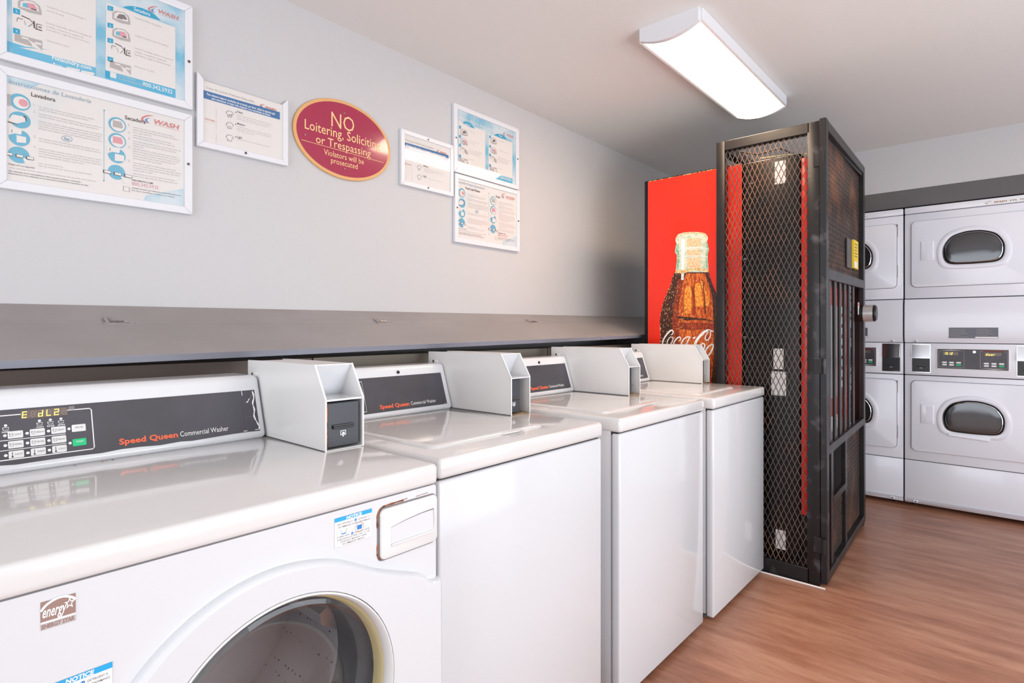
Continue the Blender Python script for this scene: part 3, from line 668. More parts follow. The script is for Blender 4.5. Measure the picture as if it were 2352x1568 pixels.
W = .651
def top_loader():
    O = (0, 0, 0); r = thing('top_load_washer', O, '', 'washing machine')
    b = B(); b.box(.003, W - .003, .034, .70, .025, .868, M_enam, .004, 2); b.box(.005, W - .005, .010, .04, .856, .87, M_gap); b.build('cabinet', r, True, org=O)  # dark strip stands in for shade in the gap below the deck
    b = B(); b.box(.0005, W - .0005, 0, .031, .018, .8615, M_enam, .007, 3); b.build('front_panel', r, True, org=O)
    b = B(); b.box(-.0015, W + .0015, -.004, .70, .8655, .9107, M_deck, .011, 4); o = b.build('top_deck', r, True, org=O)
    F = UPF(.9100)
    b = B(); b.plate(F, .052, .475, .085, .505, .022, [(0, -.003), (.003, -.002), (.0065, .001), (.0080, .006), (.0084, .014)], M_deck); l = b.build('lid', r, True, org=O)
    b = B(); b.hexa([(.30, .076, .9125), (.37, .076, .9125), (.395, .092, .9125), (.27, .092, .9125), (.31, .078, .9158), (.36, .078, .9158), (.385, .092, .9172), (.28, .092, .9172)], M_deck, .001, 1); b.build('lid_grip', l, True, org=O)
    for x in (.04, W - .04):
        for y in (.06, .64):
            b = B(); b.cyl((x, y, 0), (x, y, .012), .019, M_blk, 14, r1=.014); b.cyl((x, y, .012), (x, y, .028), .006, M_screw, 10); b.build('leveling_foot', r, org=O)
    c = console_body(r, O, .002, .5585, .556, .9095, .052, .159, .695)
    F = Fr((0, .556, .9095), (1, 0, 0), (0, .052, .159)); FWW = Fr((.8085, Y(.919) + .556, .9095), (1, 0, 0), (0, .052, .159))
    px = lambda x, y: FWW.px(x, y)
    br, tr = px(1027.8, 926.4), px(1009.5, 849.5); T0, T1, S1 = .020, .1335, (br[0] + tr[0]) / 2
    b = B(); b.rect(F, .018, T0, S1, T1, .0006, M_over)
    ol = px(835, 905)[0]; b.stroke(F, [(.03, T0 + .008), (ol, T0 + .008), (ol, T1 - .010), (.03, T1 - .010)], [.0016] * 4, .001, M_white)
    a = px(873.3, 941.4)[0]; e = px(940.6, 931)[0]; g1 = px(944.5, 931)[0]; g2 = px(1001.4, 924)[0]; tb = px(944, 936)[1]
    tb = T0 + .011
    b.text(F, 'Speed Queen', a, tb, e, .0125, .0012, M_orange, .03); b.text(F, 'Commercial Washer', g1, tb, g2, .0115, .0012, M_white)
    b.rect(F, S1 - .012, T0 + .002, S1 - .005, T0 + .0032, .001, M_white)
    b.build('overlay', c, org=O)
    b = B(); kx = px(912, 845); b.cyl(F(kx[0], .1455, -.004), F(kx[0], .1455, .003), .0055, M_blk, 14); b.build('lock_plug', c, org=O)
    return r
def dup(root, loc, rx=0):
    r = root.copy(); COL.objects.link(r); r.location = loc
    for ch in list(root.children):
        c = ch.copy(); COL.objects.link(c); c.parent = r
        for g in ch.children:
            d = g.copy(); COL.objects.link(d); d.parent = c
    return r
proto = top_loader()
W2X, W3X, W4X = .8085, 1.5474, 2.252
w2 = proto; w2.location = (W2X, Y(.919), 0)
w3 = dup(proto, (W3X, Y(.9087), 0)); w4 = dup(proto, (W4X, Y(.890), 0)); w4.scale = (.974, 1, 1)
for wsh, lab, st, bx in ((w2, 'white top-load washer standing right beside the front-load washer', 1, .5605), (w3, 'white top-load washer in the middle of the three', 2, .5605), (w4, 'white top-load washer next to the black steel cage', 3, .589)):
    wsh['label'] = lab; wsh['group'] = 'top load washers in the row'
    coin_box(wsh, (0, 0, 0), bx, bx + .096, .285, .9107, .122, .199, st)
for wsh, (x, y) in ((w2, (.33, .058)), (w3, (.12, .35))):
    b = B(); b.disc(UPF(.9189 if y > .09 else .9112), (x, y), .0018, 0, M_rust, 8); b.build('rust_speck', wsh)

# --- front-load washer
X1, D1 = .060, .8523; FWD = .683; ZT = .925; ZB = .885
O = Vector((X1, Y(D1), 0))
fl = thing('front_load_washer', O, 'large white front-load washer with round glass door, nearest and leftmost of the row', 'washing machine')
def L(x): return x + X1
FF = Fr((X1, Y(D1), 0), (1, 0, 0), (0, 0, 1))
CX, CZ = .429 - X1, .573
def holed(b, F, outer, inner, n, m):
    t = bmesh.new(); e = []
    for lp in (outer, inner):
        V = [t.verts.new(F(p[0], p[1], n)) for p in lp]; e += [t.edges.new((V[i], V[(i + 1) % len(V)])) for i in range(len(V))]
    bmesh.ops.triangle_fill(t, use_beauty=True, use_dissolve=False, edges=e); b.merge(t, m)
b = B(); y0 = Y(D1)
b.box(L(.002), L(.012), y0 + .02, y0 + .70, .025, ZB + .004, M_enam); b.box(L(FWD - .012), L(FWD - .002), y0 + .02, y0 + .70, .025, ZB + .004, M_enam)
b.box(L(.012), L(FWD - .012), y0 + .69, y0 + .70, .025, ZB + .004, M_enam); b.box(L(.012), L(FWD - .012), y0 + .02, y0 + .69, .025, .035, M_enam)
b.box(L(.006), L(FWD - .006), y0 + .004, y0 + .03, ZB - .006, ZB + .006, M_ink)
b.build('cabinet', fl, True, org=O)
circ = lambda r, n=72: [(CX + r * math.cos(2 * math.pi * i / n), CZ + r * math.sin(2 * math.pi * i / n)) for i in range(n)]
b = B(); holed(b, FF, rrect(.001, FWD - .001, .02, ZB - .0018, .006), circ(.215), 0, M_enam)
rs = rrect(.001, FWD - .001, .02, ZB - .0018, .006); b.rings([[FF(p[0], p[1], 0) for p in rs], [FF(p[0], p[1], -.02) for p in rs]], M_enam, False, False)
b.build('front_panel', fl, True, org=O)
FB = Fr((X1, Y(D1), 0), (1, 0, 0), (0, 0, 1))
rp = [FF.px(u, v) for u, v in ((860, 1303), (910, 1309), (965, 1315))]
top = [(.001, .655), (.045, .675)] + [(CX + (.247 + .015 * max(0, (a - 80) / 70)) * math.cos(math.radians(a)), CZ + (.247 + .015 * max(0, (a - 80) / 70)) * math.sin(math.radians(a))) for a in range(150, 60, -8)]
top = catmull(top + rp + [(FWD - .02, .7005), (FWD + .006, .699)], 4)
outer = [(FWD + .006, .03), (.001, .03)] + top
cxm = sum(p[0] for p in outer) / len(outer)
def shr(p, k):                       # step in by k for the rounded shoulder
    v = Vector((CX - p[0], CZ - p[1])); v.normalize(); return (p[0] + v.x * k, p[1] + v.y * k)
b = B(); ring = lambda k, n: [FB(*shr(p, k), n) for p in outer]
b.rings([ring(0, -.0), ring(.001, .008), ring(.004, .0135), ring(.009, .016)], M_enam, False, False)
holed(b, FB, [shr(p, .009) for p in outer], circ(.200), .016, M_enam)
b.lathe(FB, (CX, CZ), [(.200, .016), (.200, 0)], M_enam, 72); b.build('lower_front_panel', fl, True, org=O)
# shallow dish moulded round the door
# door
b = B(); b.lathe(FB, (CX, CZ), [(.1995, .010), (.1985, .0165), (.196, .0175), (.193, .014), (.1895, -.002)], M_plas, 96); d = b.build('door', fl, True, org=O)
b = B(); b.lathe(FB, (CX, CZ), [(.1895, -.001), (.187, -.004), (.184, -.010), (.1815, -.022)], M_cream, 96); b.build('door_seal', d, True, org=O)
b = B(); b.lathe(FB, (CX, CZ), [(.1845, .004), (.178, .007), (.172, .004), (.168, -.012), (.160, -.050), (.140, -.088), (.108, -.108), (.06, -.114), (0.004, -.115)], M_glass, 96, False, True); b.build('door_glass', d, True, org=O)
b = B(); b.lathe(FB, (CX, CZ), [(.212, -.002), (.205, -.03), (.182, -.045), (.172, -.06), (.176, -.085), (.17, -.11), (.178, -.135), (.21, -.14)], M_gask, 72); b.build('door_gasket', fl, True, org=O)
b = B(); b.lathe(FB, (CX, CZ), [(.178, -.136), (.25, -.145), (.25, -.46), (.03, -.47), (.002, -.47)], M_drum, 72, False, True); dr = b.build('drum', fl, True, org=O)
for a in (250, 130, 10):
    b = B(); c = lambda r, t: (CX + r * math.cos(math.radians(t)), CZ + r * math.sin(math.radians(t)))
    p, q, m1, m2 = c(.249, a - 14), c(.249, a + 14), c(.175, a - 4), c(.175, a + 4)
    b.rings([[FB(*p, n), FB(*m1, n + k), FB(*m2, n + k), FB(*q, n)] for n, k in ((-.16, -.03), (-.44, .01))], M_steel); b.build('drum_lifter', dr, True, org=O)
# top, drawer
b = B(); b.box(L(-.001), L(FWD + .001), y0 - .006, y0 + .70, ZB - .0002, ZT, M_deck, .010, 4); b.build('top_panel', fl, True, org=O)
dq = [FF.px(u, v) for u, v in ((870, 1165), (870, 1281), (1003, 1136), (1003, 1243))]
ds0, ds1 = (dq[0][0] + dq[1][0]) / 2, FWD - .002; dt0, dt1 = (dq[1][1] + dq[3][1]) / 2, (dq[0][1] + dq[2][1]) / 2
b = B(); b.plate(FF, ds0 - .004, ds1 + .001, dt0 - .003, dt1 + .002, .012, [(0, 0), (.0008, 0)], M_ink)
b.plate(FF, ds0, ds1, dt0, dt1, .011, [(.0005, .001), (.003, 0), (.006, .001), (.0075, .004)], M_plas)
bdraw = b; b = B()
ga, gb = FF.px(893, 1211)[0], ds1 - .012; gz0, gz1 = dt0 + .026, dt0 + .066
n = 10
up = [(ga + (gb - ga) * i / n, gz1 - .010 * (1 - (i / n)) ** 2) for i in range(n + 1)]; lo = [(ga + (gb - ga) * i / n, gz0 - .004 * math.sin(math.pi * i / n)) for i in range(n + 1)]
for i in range(n):
    for (A0, A1, n0, n1) in ((up, lo, .0079, .0079),): b.q(FF, [lo[i], lo[i + 1], up[i + 1], up[i]], .0078, M_enam)
b.stroke(FF, [up[0], up[3], up[7], up[-1]], [.0004, .0009, .0014, .0022], .0081, M_ink)
b.stroke(FF, [up[-1], ((gb + .001), (gz0 + gz1) / 2), lo[-1]], [.002, .0012, .0004], .0081, M_inkl)
b.hexa([FF(*lo[0], .0075), FF(*lo[-1], .0075), FF(lo[-1][0], lo[-1][1] - .006, .0075), FF(lo[0][0], lo[0][1] - .006, .0075), FF(*lo[0], .011), FF(*lo[-1], .011), FF(lo[-1][0], lo[-1][1] - .005, .0105), FF(lo[0][0], lo[0][1] - .005, .0105)], M_plas, .0008, 1)
bgrip = b
b = bdraw
for p in (((ds0 - .003, dt1 - .035), (ds0 - .0035, dt1 - .012), (ds0 + .004, dt1 + .001), (ds0 + .02, dt1 + .004), (ds0 + .055, dt1 + .0045)), ((ds0 - .003, dt0 + .03), (ds0 - .0035, dt0 + .012), (ds0 + .002, dt0))):
    b.stroke(FF, catmull(p, 4), [.001 + .0026 * abs(math.sin(i * 1.1)) for i in range(len(catmull(p, 4)))], .0012, M_rust)
for x, wd in ((ds1 - .1, .001), (ds1 - .05, .0008)): b.stroke(FF, [(x, dt1 + .005), (x + .03, dt1 + .006)], [wd, wd], .0012, M_rust)
dd = b.build('detergent_drawer', fl, True, org=O); bgrip.build('drawer_grip', dd, org=O)
# notices
def notice_label(quad, n, nm, label):
    b = B(); P = [FF.px(*q) for q in quad]; s0, s1 = (P[0][0] + P[3][0]) / 2, (P[1][0] + P[2][0]) / 2; t1, t0 = (P[0][1] + P[1][1]) / 2, (P[2][1] + P[3][1]) / 2
    w_, h_ = s1 - s0, t1 - t0; b.slab(FF, s0, s1, t0, t1, n, n + .0004, M_white); k = n + .0006
    b.rect(FF, s0, t1 - h_ * .14, s1, t1, k, M_blue); b.text(FF, 'NOTICE', s0 + w_ * .30, t1 - h_ * .125, s0 + w_ * .72, h_ * .105, k + .0002, M_white, .04, .1)
    def tx(s, a, c, r, sz=.055): b.text(FF, s, s0 + w_ * a, t0 + h_ * r, s0 + w_ * c, h_ * sz, k, M_ink, .01)
    tx('HIGH EFFICIENCY', .07, .48, .73); tx('DETERGENT IS', .62, .93, .73); tx('RECOMMENDED FOR BEST PERFORMANCE', .1, .96, .63)
    tx('IF USING NON', .06, .38, .30); tx('DETERGENT, AVOID', .52, .94, .30); tx('OVERSUDSING BY USING ONLY 1/2 THE', .06, .94, .21); tx('DETERGENT MANUFACTURERS', .15, .86, .12); tx('RECOMMENDED AMOUNT', .21, .8, .03)
    for a, r in ((.52, .73), (.43, .30)): b.disc(FF, (s0 + w_ * (a + .03), t0 + h_ * (r + .03)), w_ * .035, k, M_dblue, 12); b.text(FF, 'he', s0 + w_ * (a + .01), t0 + h_ * (r + .01), s0 + w_ * (a + .05), h_ * .04, k + .0002, M_white)
    for a, fill in ((.16, 0), (.58, 1)):
        bx = [(s0 + w_ * (a + p), t0 + h_ * q) for p, q in ((0, .55), (.02, .40), (.13, .40), (.16, .57))]; b.stroke(FF, bx, [.0007] * 4, k, M_dblue)
        f = .03 if not fill else .15; b.q(FF, [(s0 + w_ * (a + .02), t0 + h_ * .40), (s0 + w_ * (a + .13), t0 + h_ * .40), (s0 + w_ * (a + .14), t0 + h_ * (.40 + f)), (s0 + w_ * (a + .015), t0 + h_ * (.40 + f))], k + .0001, M_dblue)
        b.stroke(FF, [bx[3], (bx[3][0] + w_ * .12, bx[3][1])], [.0004, .0004], k, M_inkl)
    R0 = [(s0 + w_ * (.655 + .12 * math.cos(i * math.pi / 12)), t0 + h_ * .47 + w_ * .11 * math.sin(i * math.pi / 12)) for i in range(25)]; b.stroke(FF, R0, [.0007] * 25, k + .0003, M_logo)
    R0 = [(s0, t0), (s0, t1), (s1, t1), (s1, t0), (s0, t0)]; b.stroke(FF, R0, [.0003] * 5, k, M_inkl)
    b.build(nm, fl, org=O, label=label)
notice_label(((768, 1190), (853.5, 1168), (853.5, 1233), (768, 1257)), .0002, 'notice_label', 'white notice sticker with blue heading beside the detergent drawer')
q2 = [FF.px(u, v) for u, v in ((258, 1518),)]
a = FF.px(110, 1562)
def inv(s, t, F):      # photo pixel of a plane point, used to size the second copy of the sticker
    p = F(s, t) - Vector((0, -CD, CH)); zc = p.x * math.cos(YAW) + p.y * math.sin(YAW); r = p.x * math.sin(YAW) - p.y * math.cos(YAW)
    return (1176 + FPX * r / zc, HORIZ - FPX * p.z / zc)
s1_, t1_ = q2[0]; s0_ = a[0] - .004; h2 = (s1_ - s0_) * .78
notice_label((inv(s0_, t1_, FF), inv(s1_, t1_, FF), inv(s1_, t1_ - h2, FF), inv(s0_, t1_ - h2, FF)), .0002, 'notice_label', 'white notice sticker with blue heading left of the door')
# energy badge
P = [FF.px(u, v) for u, v in ((93, 1383), (173.5, 1361), (173.5, 1424), (93, 1448))]; s0, s1, t1, t0 = (P[0][0] + P[3][0]) / 2, (P[1][0] + P[2][0]) / 2, (P[0][1] + P[1][1]) / 2, (P[2][1] + P[3][1]) / 2
w_, h_ = s1 - s0, t1 - t0; b = B(); b.slab(FF, s0, s1, t0, t1, .0002, .0006, M_badgei); b.rect(FF, s0, t0 + h_ * .29, s1, t1, .0008, M_badge); b.rect(FF, s0, t0 + h_ * .22, s1, t0 + h_ * .29, .0008, M_white)
pt = lambda a, c: (s0 + w_ * a, t0 + h_ * (.29 + c * .71))
b.stroke(FF, catmull([pt(0, .55), pt(.15, .8), pt(.4, .98), pt(.65, 1.0), pt(.88, .85), pt(1, .68)], 4), [.0028] * 21, .001, M_white)
b.text(FF, 'energy', pt(.05, .18)[0], pt(0, .2)[1], pt(.74, .2)[0], h_ * .26, .0011, M_white, .02, .35, ref='y')
st = [pt(.82 + .17 * math.cos(math.pi / 2 + i * math.pi / 5) * (1 if i % 2 == 0 else .42), .58 + .32 * math.sin(math.pi / 2 + i * math.pi / 5) * (1 if i % 2 == 0 else .42)) for i in range(10)]
b.q(FF, st, .0012, M_white); st = [pt(.82 + .09 * math.cos(math.pi / 2 + i * math.pi / 5) * (1 if i % 2 == 0 else .42), .58 + .17 * math.sin(math.pi / 2 + i * math.pi / 5) * (1 if i % 2 == 0 else .42)) for i in range(10)]; b.q(FF, st, .0014, M_badge)
b.text(FF, 'ENERGY STAR', s0 + w_ * .03, t0 + h_ * .04, s1 - w_ * .03, h_ * .15, .0009, M_badge, .03)
b.build('energy_badge', fl, org=O, label='bronze square energy badge with white script and star')
for x in (.04, FWD - .04):
    for y in (.06, .64):
        b = B(); b.cyl((L(x), y0 + y, 0), (L(x), y0 + y, .027), .018, M_blk, 14, r1=.012); b.build('leveling_foot', fl, org=O)
# console of the front-load washer
cb, cdy, cdz = Y(1.368), .050, .152
cs = console_body(fl, O, L(-.001), L(.5865), cb, ZT - .001, cdy, cdz, y0 + .69)
FC = Fr((X1, cb, ZT - .001), (1, 0, 0), (0, cdy, cdz)); b = B()
c7 = lambda x, y: FC.px(x / 5.6, 840 + y / 5.6); c8 = lambda x, y: FC.px(250 + x / 6.03, 840 + y / 6.03)
T0, T1 = .0185, .1225; S1 = (c8(2030, 280)[0] + c8(2115, 915)[0]) / 2 - .004
# ragged lower edge of the overlay
rag = [(0.0, T0)]; x = 0.0
R = random.Random(3)
while x < S1 - .03: x += R.uniform(.012, .05); rag.append((min(x, S1), T0 + R.uniform(-.0012, .0022)))
b.q(FC, [(.012, T0)] + rag[1:] + [(S1, T0 + .001), (S1, T1), (.012, T1)], .0006, M_over)
fold = c8(1880, 600)[0] - .002
b.q(FC, [(fold, T0 + .003), (S1 + .001, T0 + .004), (S1 - .001, T0 + .03), (S1 - .006, T0 + .045), (S1 - .008, T1 - .036), (S1 - .003, T1 - .012), (S1 - .006, T1 - .002), (fold, T1 - .001)], .0012, M_over)
b.stroke(FC, [(fold, T0 + .003), (fold, T1 - .006)], [.0005, .0004], .0015, M_ink); b.stroke(FC, [(fold, T1 - .012), (fold, T1)], [.0016, .0012], .0016, M_white)
b.q(FC, [(fold + .006, T1 - .030), (fold + .014, T1 - .025), (fold + .018, T1 - .020), (fold + .013, T1 - .023), (fold + .011, T1 - .031)], .0016, M_white)
b.stroke(FC, [(fold + .018, T1 - .020), (S1 - .008, T1 - .012)], [.0006, .0003], .0016, M_inkl); b.stroke(FC, [(fold + .002, T0 + .038), (S1 - .016, T0 + .038)], [.0004, .0004], .0016, M_ink)
b.stroke(FC, catmull([(S1 - .006, T1 - .003), (S1 - .004, T1 - .018), (S1 - .009, T1 - .034), (S1 - .007, T1 - .05), (S1 - .010, T0 + .038), (S1 - .004, T0 + .02), (S1 - .001, T0 + .012), (S1 - .002, T0 + .004)], 3), [.0016 + .0025 * abs(math.sin(i * .9)) for i in range(22)], .0018, M_white)
for x in (fold - .008, S1 - .012): b.rect(FC, x, T0 + .004, x + .0085, T0 + .0055, .0018, M_white)
# control area outline
px_ = c7(1190, 780)[0]; ou = [(0.016, T0 + .010), (px_ - .003, T0 + .010), (px_, T0 + .013), (px_, T1 - .014), (px_ - .003, T1 - .011), (.016, T1 - .011)]
b.stroke(FC, ou, [.0018] * 6, .001, M_white)
def at(x, y): return c7(x, y)
A_ = at(1540, 1030); C_ = c8(958, 965)
tb = T0 + .0115; b.text(FC, 'Speed Queen', c8(145, 1100)[0], tb, c8(958, 990)[0], .0118, .0012, M_orange, .03); b.text(FC, 'Commercial Washer', c8(990, 990)[0], tb, c8(1660, 905)[0], .0112, .0012, M_white)
bov = b
# display and keys: positions along the panel from the photograph
def ax(p): return p[0]
hz = lambda x, y: c7(x, y)
b = B(); e0, e1 = hz(265, 625), hz(868, 585); dz0 = hz(265, 685)[1] * .5 + hz(868, 632)[1] * .5; dz1 = hz(265, 572)[1] * .5 + hz(868, 538)[1] * .5
b.rect(FC, e0[0], dz0, e1[0], dz1, .001, M_lcd)
H7 = (dz1 - dz0) * .78
for ch, x in (('E', 275), ('8', 385), ('d', 485), ('L', 590), ('2', 690), ('8', 788)):
    s = hz(x, 620)[0]; wd = hz(x + 62, 615)[0] - s; z = dz0 + (dz1 - dz0) * .1
    seg7(b, FC, s, z, wd, H7, '8', M_lcddim, .0013)
    if ch != '8': seg7(b, FC, s, z, wd, H7, ch, M_seg, .0016)
b.rect(FC, hz(878, 540)[0], (dz0 + dz1) / 2, hz(955, 540)[0], dz1 + .001, .001, M_ink)
b.build('display', cs, org=O, label='amber seven segment display')
rows = [(100, 945, ('LIGHT', 'MEDIUM', 'HEAVY')), (102, 1040, ('NORMAL', 'PERM. PRESS', 'DELICATE')), (105, 1143, ('HOT', 'WARM', 'COLD'))]
kz = [T0 + .0185 + .0185 * k for k in (2, 1, 0)]; colx = [(100, 300), (385, 580), (660, 848)]
for r_, (x0_, y_, names) in enumerate(rows):
    for c_, nm in enumerate(names):
        a = hz(colx[c_][0] + r_ * 5, y_ - c_ * 40)[0]; e = hz(colx[c_][1] + r_ * 5, y_ - c_ * 40)[0]; z = kz[r_]
        b = B(); b.plate(FC, a, e, z - .0068, z + .0068, .0018, [(.0006, 0), (.0014, 0), (.0018, .0006)], M_plas)
        b.text(FC, nm, a + (e - a) * .42, z - .0015, a + (e - a) * .9, .0032, .0021, M_ink)
        if r_ == 2: b.rect(FC, a + (e - a) * .22, z - .0045, a + (e - a) * .26, z + .005, .0021, M_inkd); b.disc(FC, (a + (e - a) * .24, z - .004), .0016, .0021, M_inkd, 8)
        else: b.stroke(FC, [(a + (e - a) * q, z + w__) for q, w__ in ((.1, .003), (.14, -.003), (.3, -.003), (.34, .003), (.22, .001), (.12, .003))], [.0007] * 6, .0021, M_ink)
        b.build('key', cs, org=O)
for nm, y_, z, m_ in (('SMALL LOAD', 855, kz[0] - .0005, M_plas), ('START', 1040, kz[1] - .0105, M_green)):
    a, e = hz(925, y_)[0], hz(1105, y_ - 15)[0]
    if m_ is M_green: a, e = hz(937, y_)[0], hz(1115, y_ - 15)[0]
    b = B(); b.plate(FC, a, e, z - .0068, z + .0075, .0018, [(.0006, 0), (.0014, 0), (.0018, .0006)], m_)
    b.text(FC, nm, a + (e - a) * .25, z, a + (e - a) * .8, .0034, .0021, M_ink if m_ is M_plas else M_white); b.build('key', cs, org=O, label='green start key' if m_ is M_green else None)
b = bov
for r_, (x0_, y_, names) in enumerate(rows):
    for c_ in range(3): s = hz(colx[c_][0] - 35 + r_ * 4, y_ + 8 - c_ * 40)[0]; b.disc(FC, (s, kz[r_]), .0026, .001, M_white, 14)
for x, z in ((893, kz[0]), (905, kz[1] - .010)): b.disc(FC, (hz(x, 900 if z == kz[0] else 1050)[0], z), .0026, .001, M_white, 14)
for k in (0, 1): b.stroke(FC, [(.016, (kz[k] + kz[k + 1]) / 2), (hz(850, 960)[0], (kz[k] + kz[k + 1]) / 2)], [.0011, .0011], .001, M_white)
for x, nm in ((507, 'WASH'), (648, 'RINSE'), (785, 'SPIN'), (68, 'INSERT')):
    s = hz(x, 720)[0]; z = dz0 - .0065 - (.003 if x == 68 else 0); b.disc(FC, (s, z), .0024, .001, M_white, 12); b.stroke(FC, [(s - .0045, z - .004), (s - .0035, z - .0085), (s + .0035, z - .0085), (s + .0045, z - .004), (s - .0045, z - .004)], [.0009] * 5, .001, M_white); b.text(FC, nm, s - .0055, z - .0135, s + .0055, .0028, .001, M_white, .02)
b = bov; R = random.Random(8)
for x in (.20, .245, .252, .262, .31): b.stroke(FC, [(x, .0003), (x + .003, .0012), (x + .008, .0004)], [.0004, .0012 * R.random() + .0004, .0004], .0009, M_rust)
b.build('overlay', cs, org=O)
coin_box(fl, O, L(.589), L(.685), Y(1.105), ZT, .1125, .187, 0, .306, .38)

# ------------------------------------------------------------------ stacked dryers
def dsh(s0, s1, t0, t1, r=0):
    P = [(0, .38), (.025, .62), (.14, .86), (.33, .975), (.5, 1), (.67, .975), (.86, .86), (.975, .62), (1, .38), (.965, .14), (.86, .025), (.62, 0), (.38, 0), (.14, .025), (.035, .14)]
    return catmull([(s0 + p[0] * (s1 - s0), t0 + p[1] * (t1 - t0)) for p in P], 5, True)
M_win = mat('dryer_window_glass', (84, 84, 86), 0.10, metal=0.75)
def stack_dryer(dl, label, num, gap=False):
    t = thing('stacked_dryer', (XF - .006, Y(dl) - .343, 0), label, 'dryer', 'stacked dryers in the far wall'); O = t.location
    F = Fr((XF - .006, Y(dl), 0), (0, -1, 0), (0, 0, 1)); Wd = .684
    b = B(); b.slab(F, .004, Wd - .004, .03, 2.002, -.80, -.022, M_dry, .003, 1); b.slab(F, .006, Wd - .006, .03, 2.0, -.024, -.012, M_gap); b.build('cabinet', t, True, org=O)
    b = B(); b.slab(F, .001, Wd - .001, 1.964, 2.006, -.03, .004, M_dry, .006, 3); tc = b.build('top_cap', t, True, org=O)
    b = B(); lx = .415 if num == 2 else .245
    b.slab(F, lx, lx + .24, 1.968, 1.992, .0038, .0045, M_white); n = .0048
    b.stroke(F, catmull([(lx + .032, 1.988), (lx + .010, 1.984), (lx + .004, 1.978), (lx + .016, 1.972)], 3), [.002] * 10, n, M_cardr)
    b.text(F, 'WASH', lx + .045, 1.974, lx + .105, .011, n, M_rust, .02, .2); b.text(F, 'VYS', lx + .115, 1.974, lx + .150, .010, n, M_inkd, .015)
    b.text(F, '105' if num == 1 else '106', lx + .165, 1.975, lx + .19, .009, n, M_inkd, .01); b.rect(F, lx + .197, 1.979, lx + .23, 1.9805, n, M_ink); b.rect(F, lx + .197, 1.983, lx + .23, 1.9838, n, M_ink)
    b.build('asset_label', tc, org=O)
    def bay(z0, z1, dz0, dz1, wz, broken):
        b = B(); b.slab(F, .001, Wd - .001, z0, z1, -.03, 0, M_dry, .005, 2); fp = b.build('front_panel', t, True, org=O)
        b = B(); b.plate(F, .036, .650, dz0 - .002, dz1 + .002, .032, [(-.001, 0), (.0006, 0)], M_gap)
        b.plate(F, .0385, .6475, dz0, dz1, .030, [(0, 0), (.009, 0), (.012, .0015), (.013, .005)], M_dry)
        dr = b.build('door', t, True, org=O)
        b = B(); D = lambda i, n: [F(p[0], p[1], n) for p in dsh(.359 - .185 + i, .359 + .185 - i, wz - .135 + i * .9, wz + .135 - i)]
        b.rings([D(0, .012), D(.001, .0155), D(.005, .018), D(.026, .019), D(.034, .015)], M_dry, False, False)
        if broken: b.hexa([F(.235, wz - .128, .016), F(.44, wz - .142, .016), F(.44, wz - .117, .016), F(.235, wz - .112, .016), F(.235, wz - .128, .024), F(.44, wz - .142, .026), F(.44, wz - .117, .022), F(.235, wz - .112, .02)], M_dry, .002, 1)
        b.build('window_trim', dr, True, org=O)
        b = B(); D2 = lambda i, n: [F(p[0], p[1], n) for p in dsh(.359 - .151 + i, .359 + .151 - i, wz - .104 + i * .9, wz + .104 - i)]
        b.rings([D2(-.002, .013), D2(0, .021), D2(.002, .023), D2(.004, .022), D2(.006, .016)], M_blk, False, False); b.build('window_gasket', dr, True, org=O)
        b = B(); b.rings([D2(.005, .014), D2(.008, .020), D2(.012, .022), D2(.014, .018)], M_chrome, False, False); b.rings([D2(.013, .016), D2(.03, .0175), D2(.05, .0185)], M_win, False, True); b.build('window_glass', dr, True, org=O)
        b = B(); b.plate(F, .090, .160, wz - .066, wz + .062, .006, [(.012, 0), (.0165, .001), (.018, .004)], M_dry); b.plate(F, .121, .156, wz - .054, wz + .052, .004, [(.0182, 0), (.0184, .0004)], M_inkl)
        b.hexa([F(.121, wz - .054, .018), F(.156, wz - .054, .018), F(.156, wz + .052, .018), F(.121, wz + .052, .018), F(.121, wz - .054, .019), F(.154, wz - .05, .020), F(.154, wz + .048, .020), F(.121, wz + .052, .019)], M_dry); b.build('door_handle', dr, True, org=O)
        for hz_ in (dz0 + .07, dz1 - .09):
            b = B(); b.slab(F, .6465, .6530, hz_, hz_ + .085, .001, .006, M_screw, .001, 1); b.build('hinge', dr, org=O)
    bay(1.396, 1.961, 1.471, 1.909, 1.71, False); bay(.3175, .883, .382, .849, .634, num == 2)
    b = B()      # bulging service panel between the bays
    pr = [(0, 1.103), (.004, 1.103), (.012, 1.122), (.018, 1.15), (.015, 1.35), (.006, 1.39), (0, 1.391), (-.03, 1.391), (-.03, 1.103)]
    R_ = lambda s: [F(s, z, n) for n, z in pr]; b.rings([R_(.002), R_(Wd - .002)], M_dry); sp = b.build('service_panel', t, True, org=O)
    b = B(); b.slab(F, .239, .48, 1.134, 1.201, .0175, .0195, M_hdr); R = random.Random(num)
    for k in range(6):
        for x in (.245, .375): b.rect(F, x, 1.142 + k * .0095, x + R.uniform(.05, .095), 1.1432 + k * .0095, .0198, M_inkl)
    b.rect(F, .37, 1.135, .478, 1.1435, .0199, M_white); b.build('instruction_plate', sp, org=O)
    for s in ((.062, .622)):
        b = B(); b.hexa([F(s - .012, 1.106, .004), F(s + .012, 1.106, .004), F(s + .007, 1.118, .008), F(s - .007, 1.118, .008), F(s - .012, 1.106, .012), F(s + .012, 1.106, .012), F(s + .006, 1.119, .013), F(s - .006, 1.119, .013)], M_dry, .001, 1)
        b.cyl(F(s, 1.1105, .011), F(s, 1.1105, .0145), .0038, M_blk, 10); b.build('tamper_screw', sp, org=O)
    b = B(); b.slab(F, .001, Wd - .001, .888, 1.099, -.03, .002, M_dry, .004, 2); cp = b.build('control_panel', t, True, org=O)
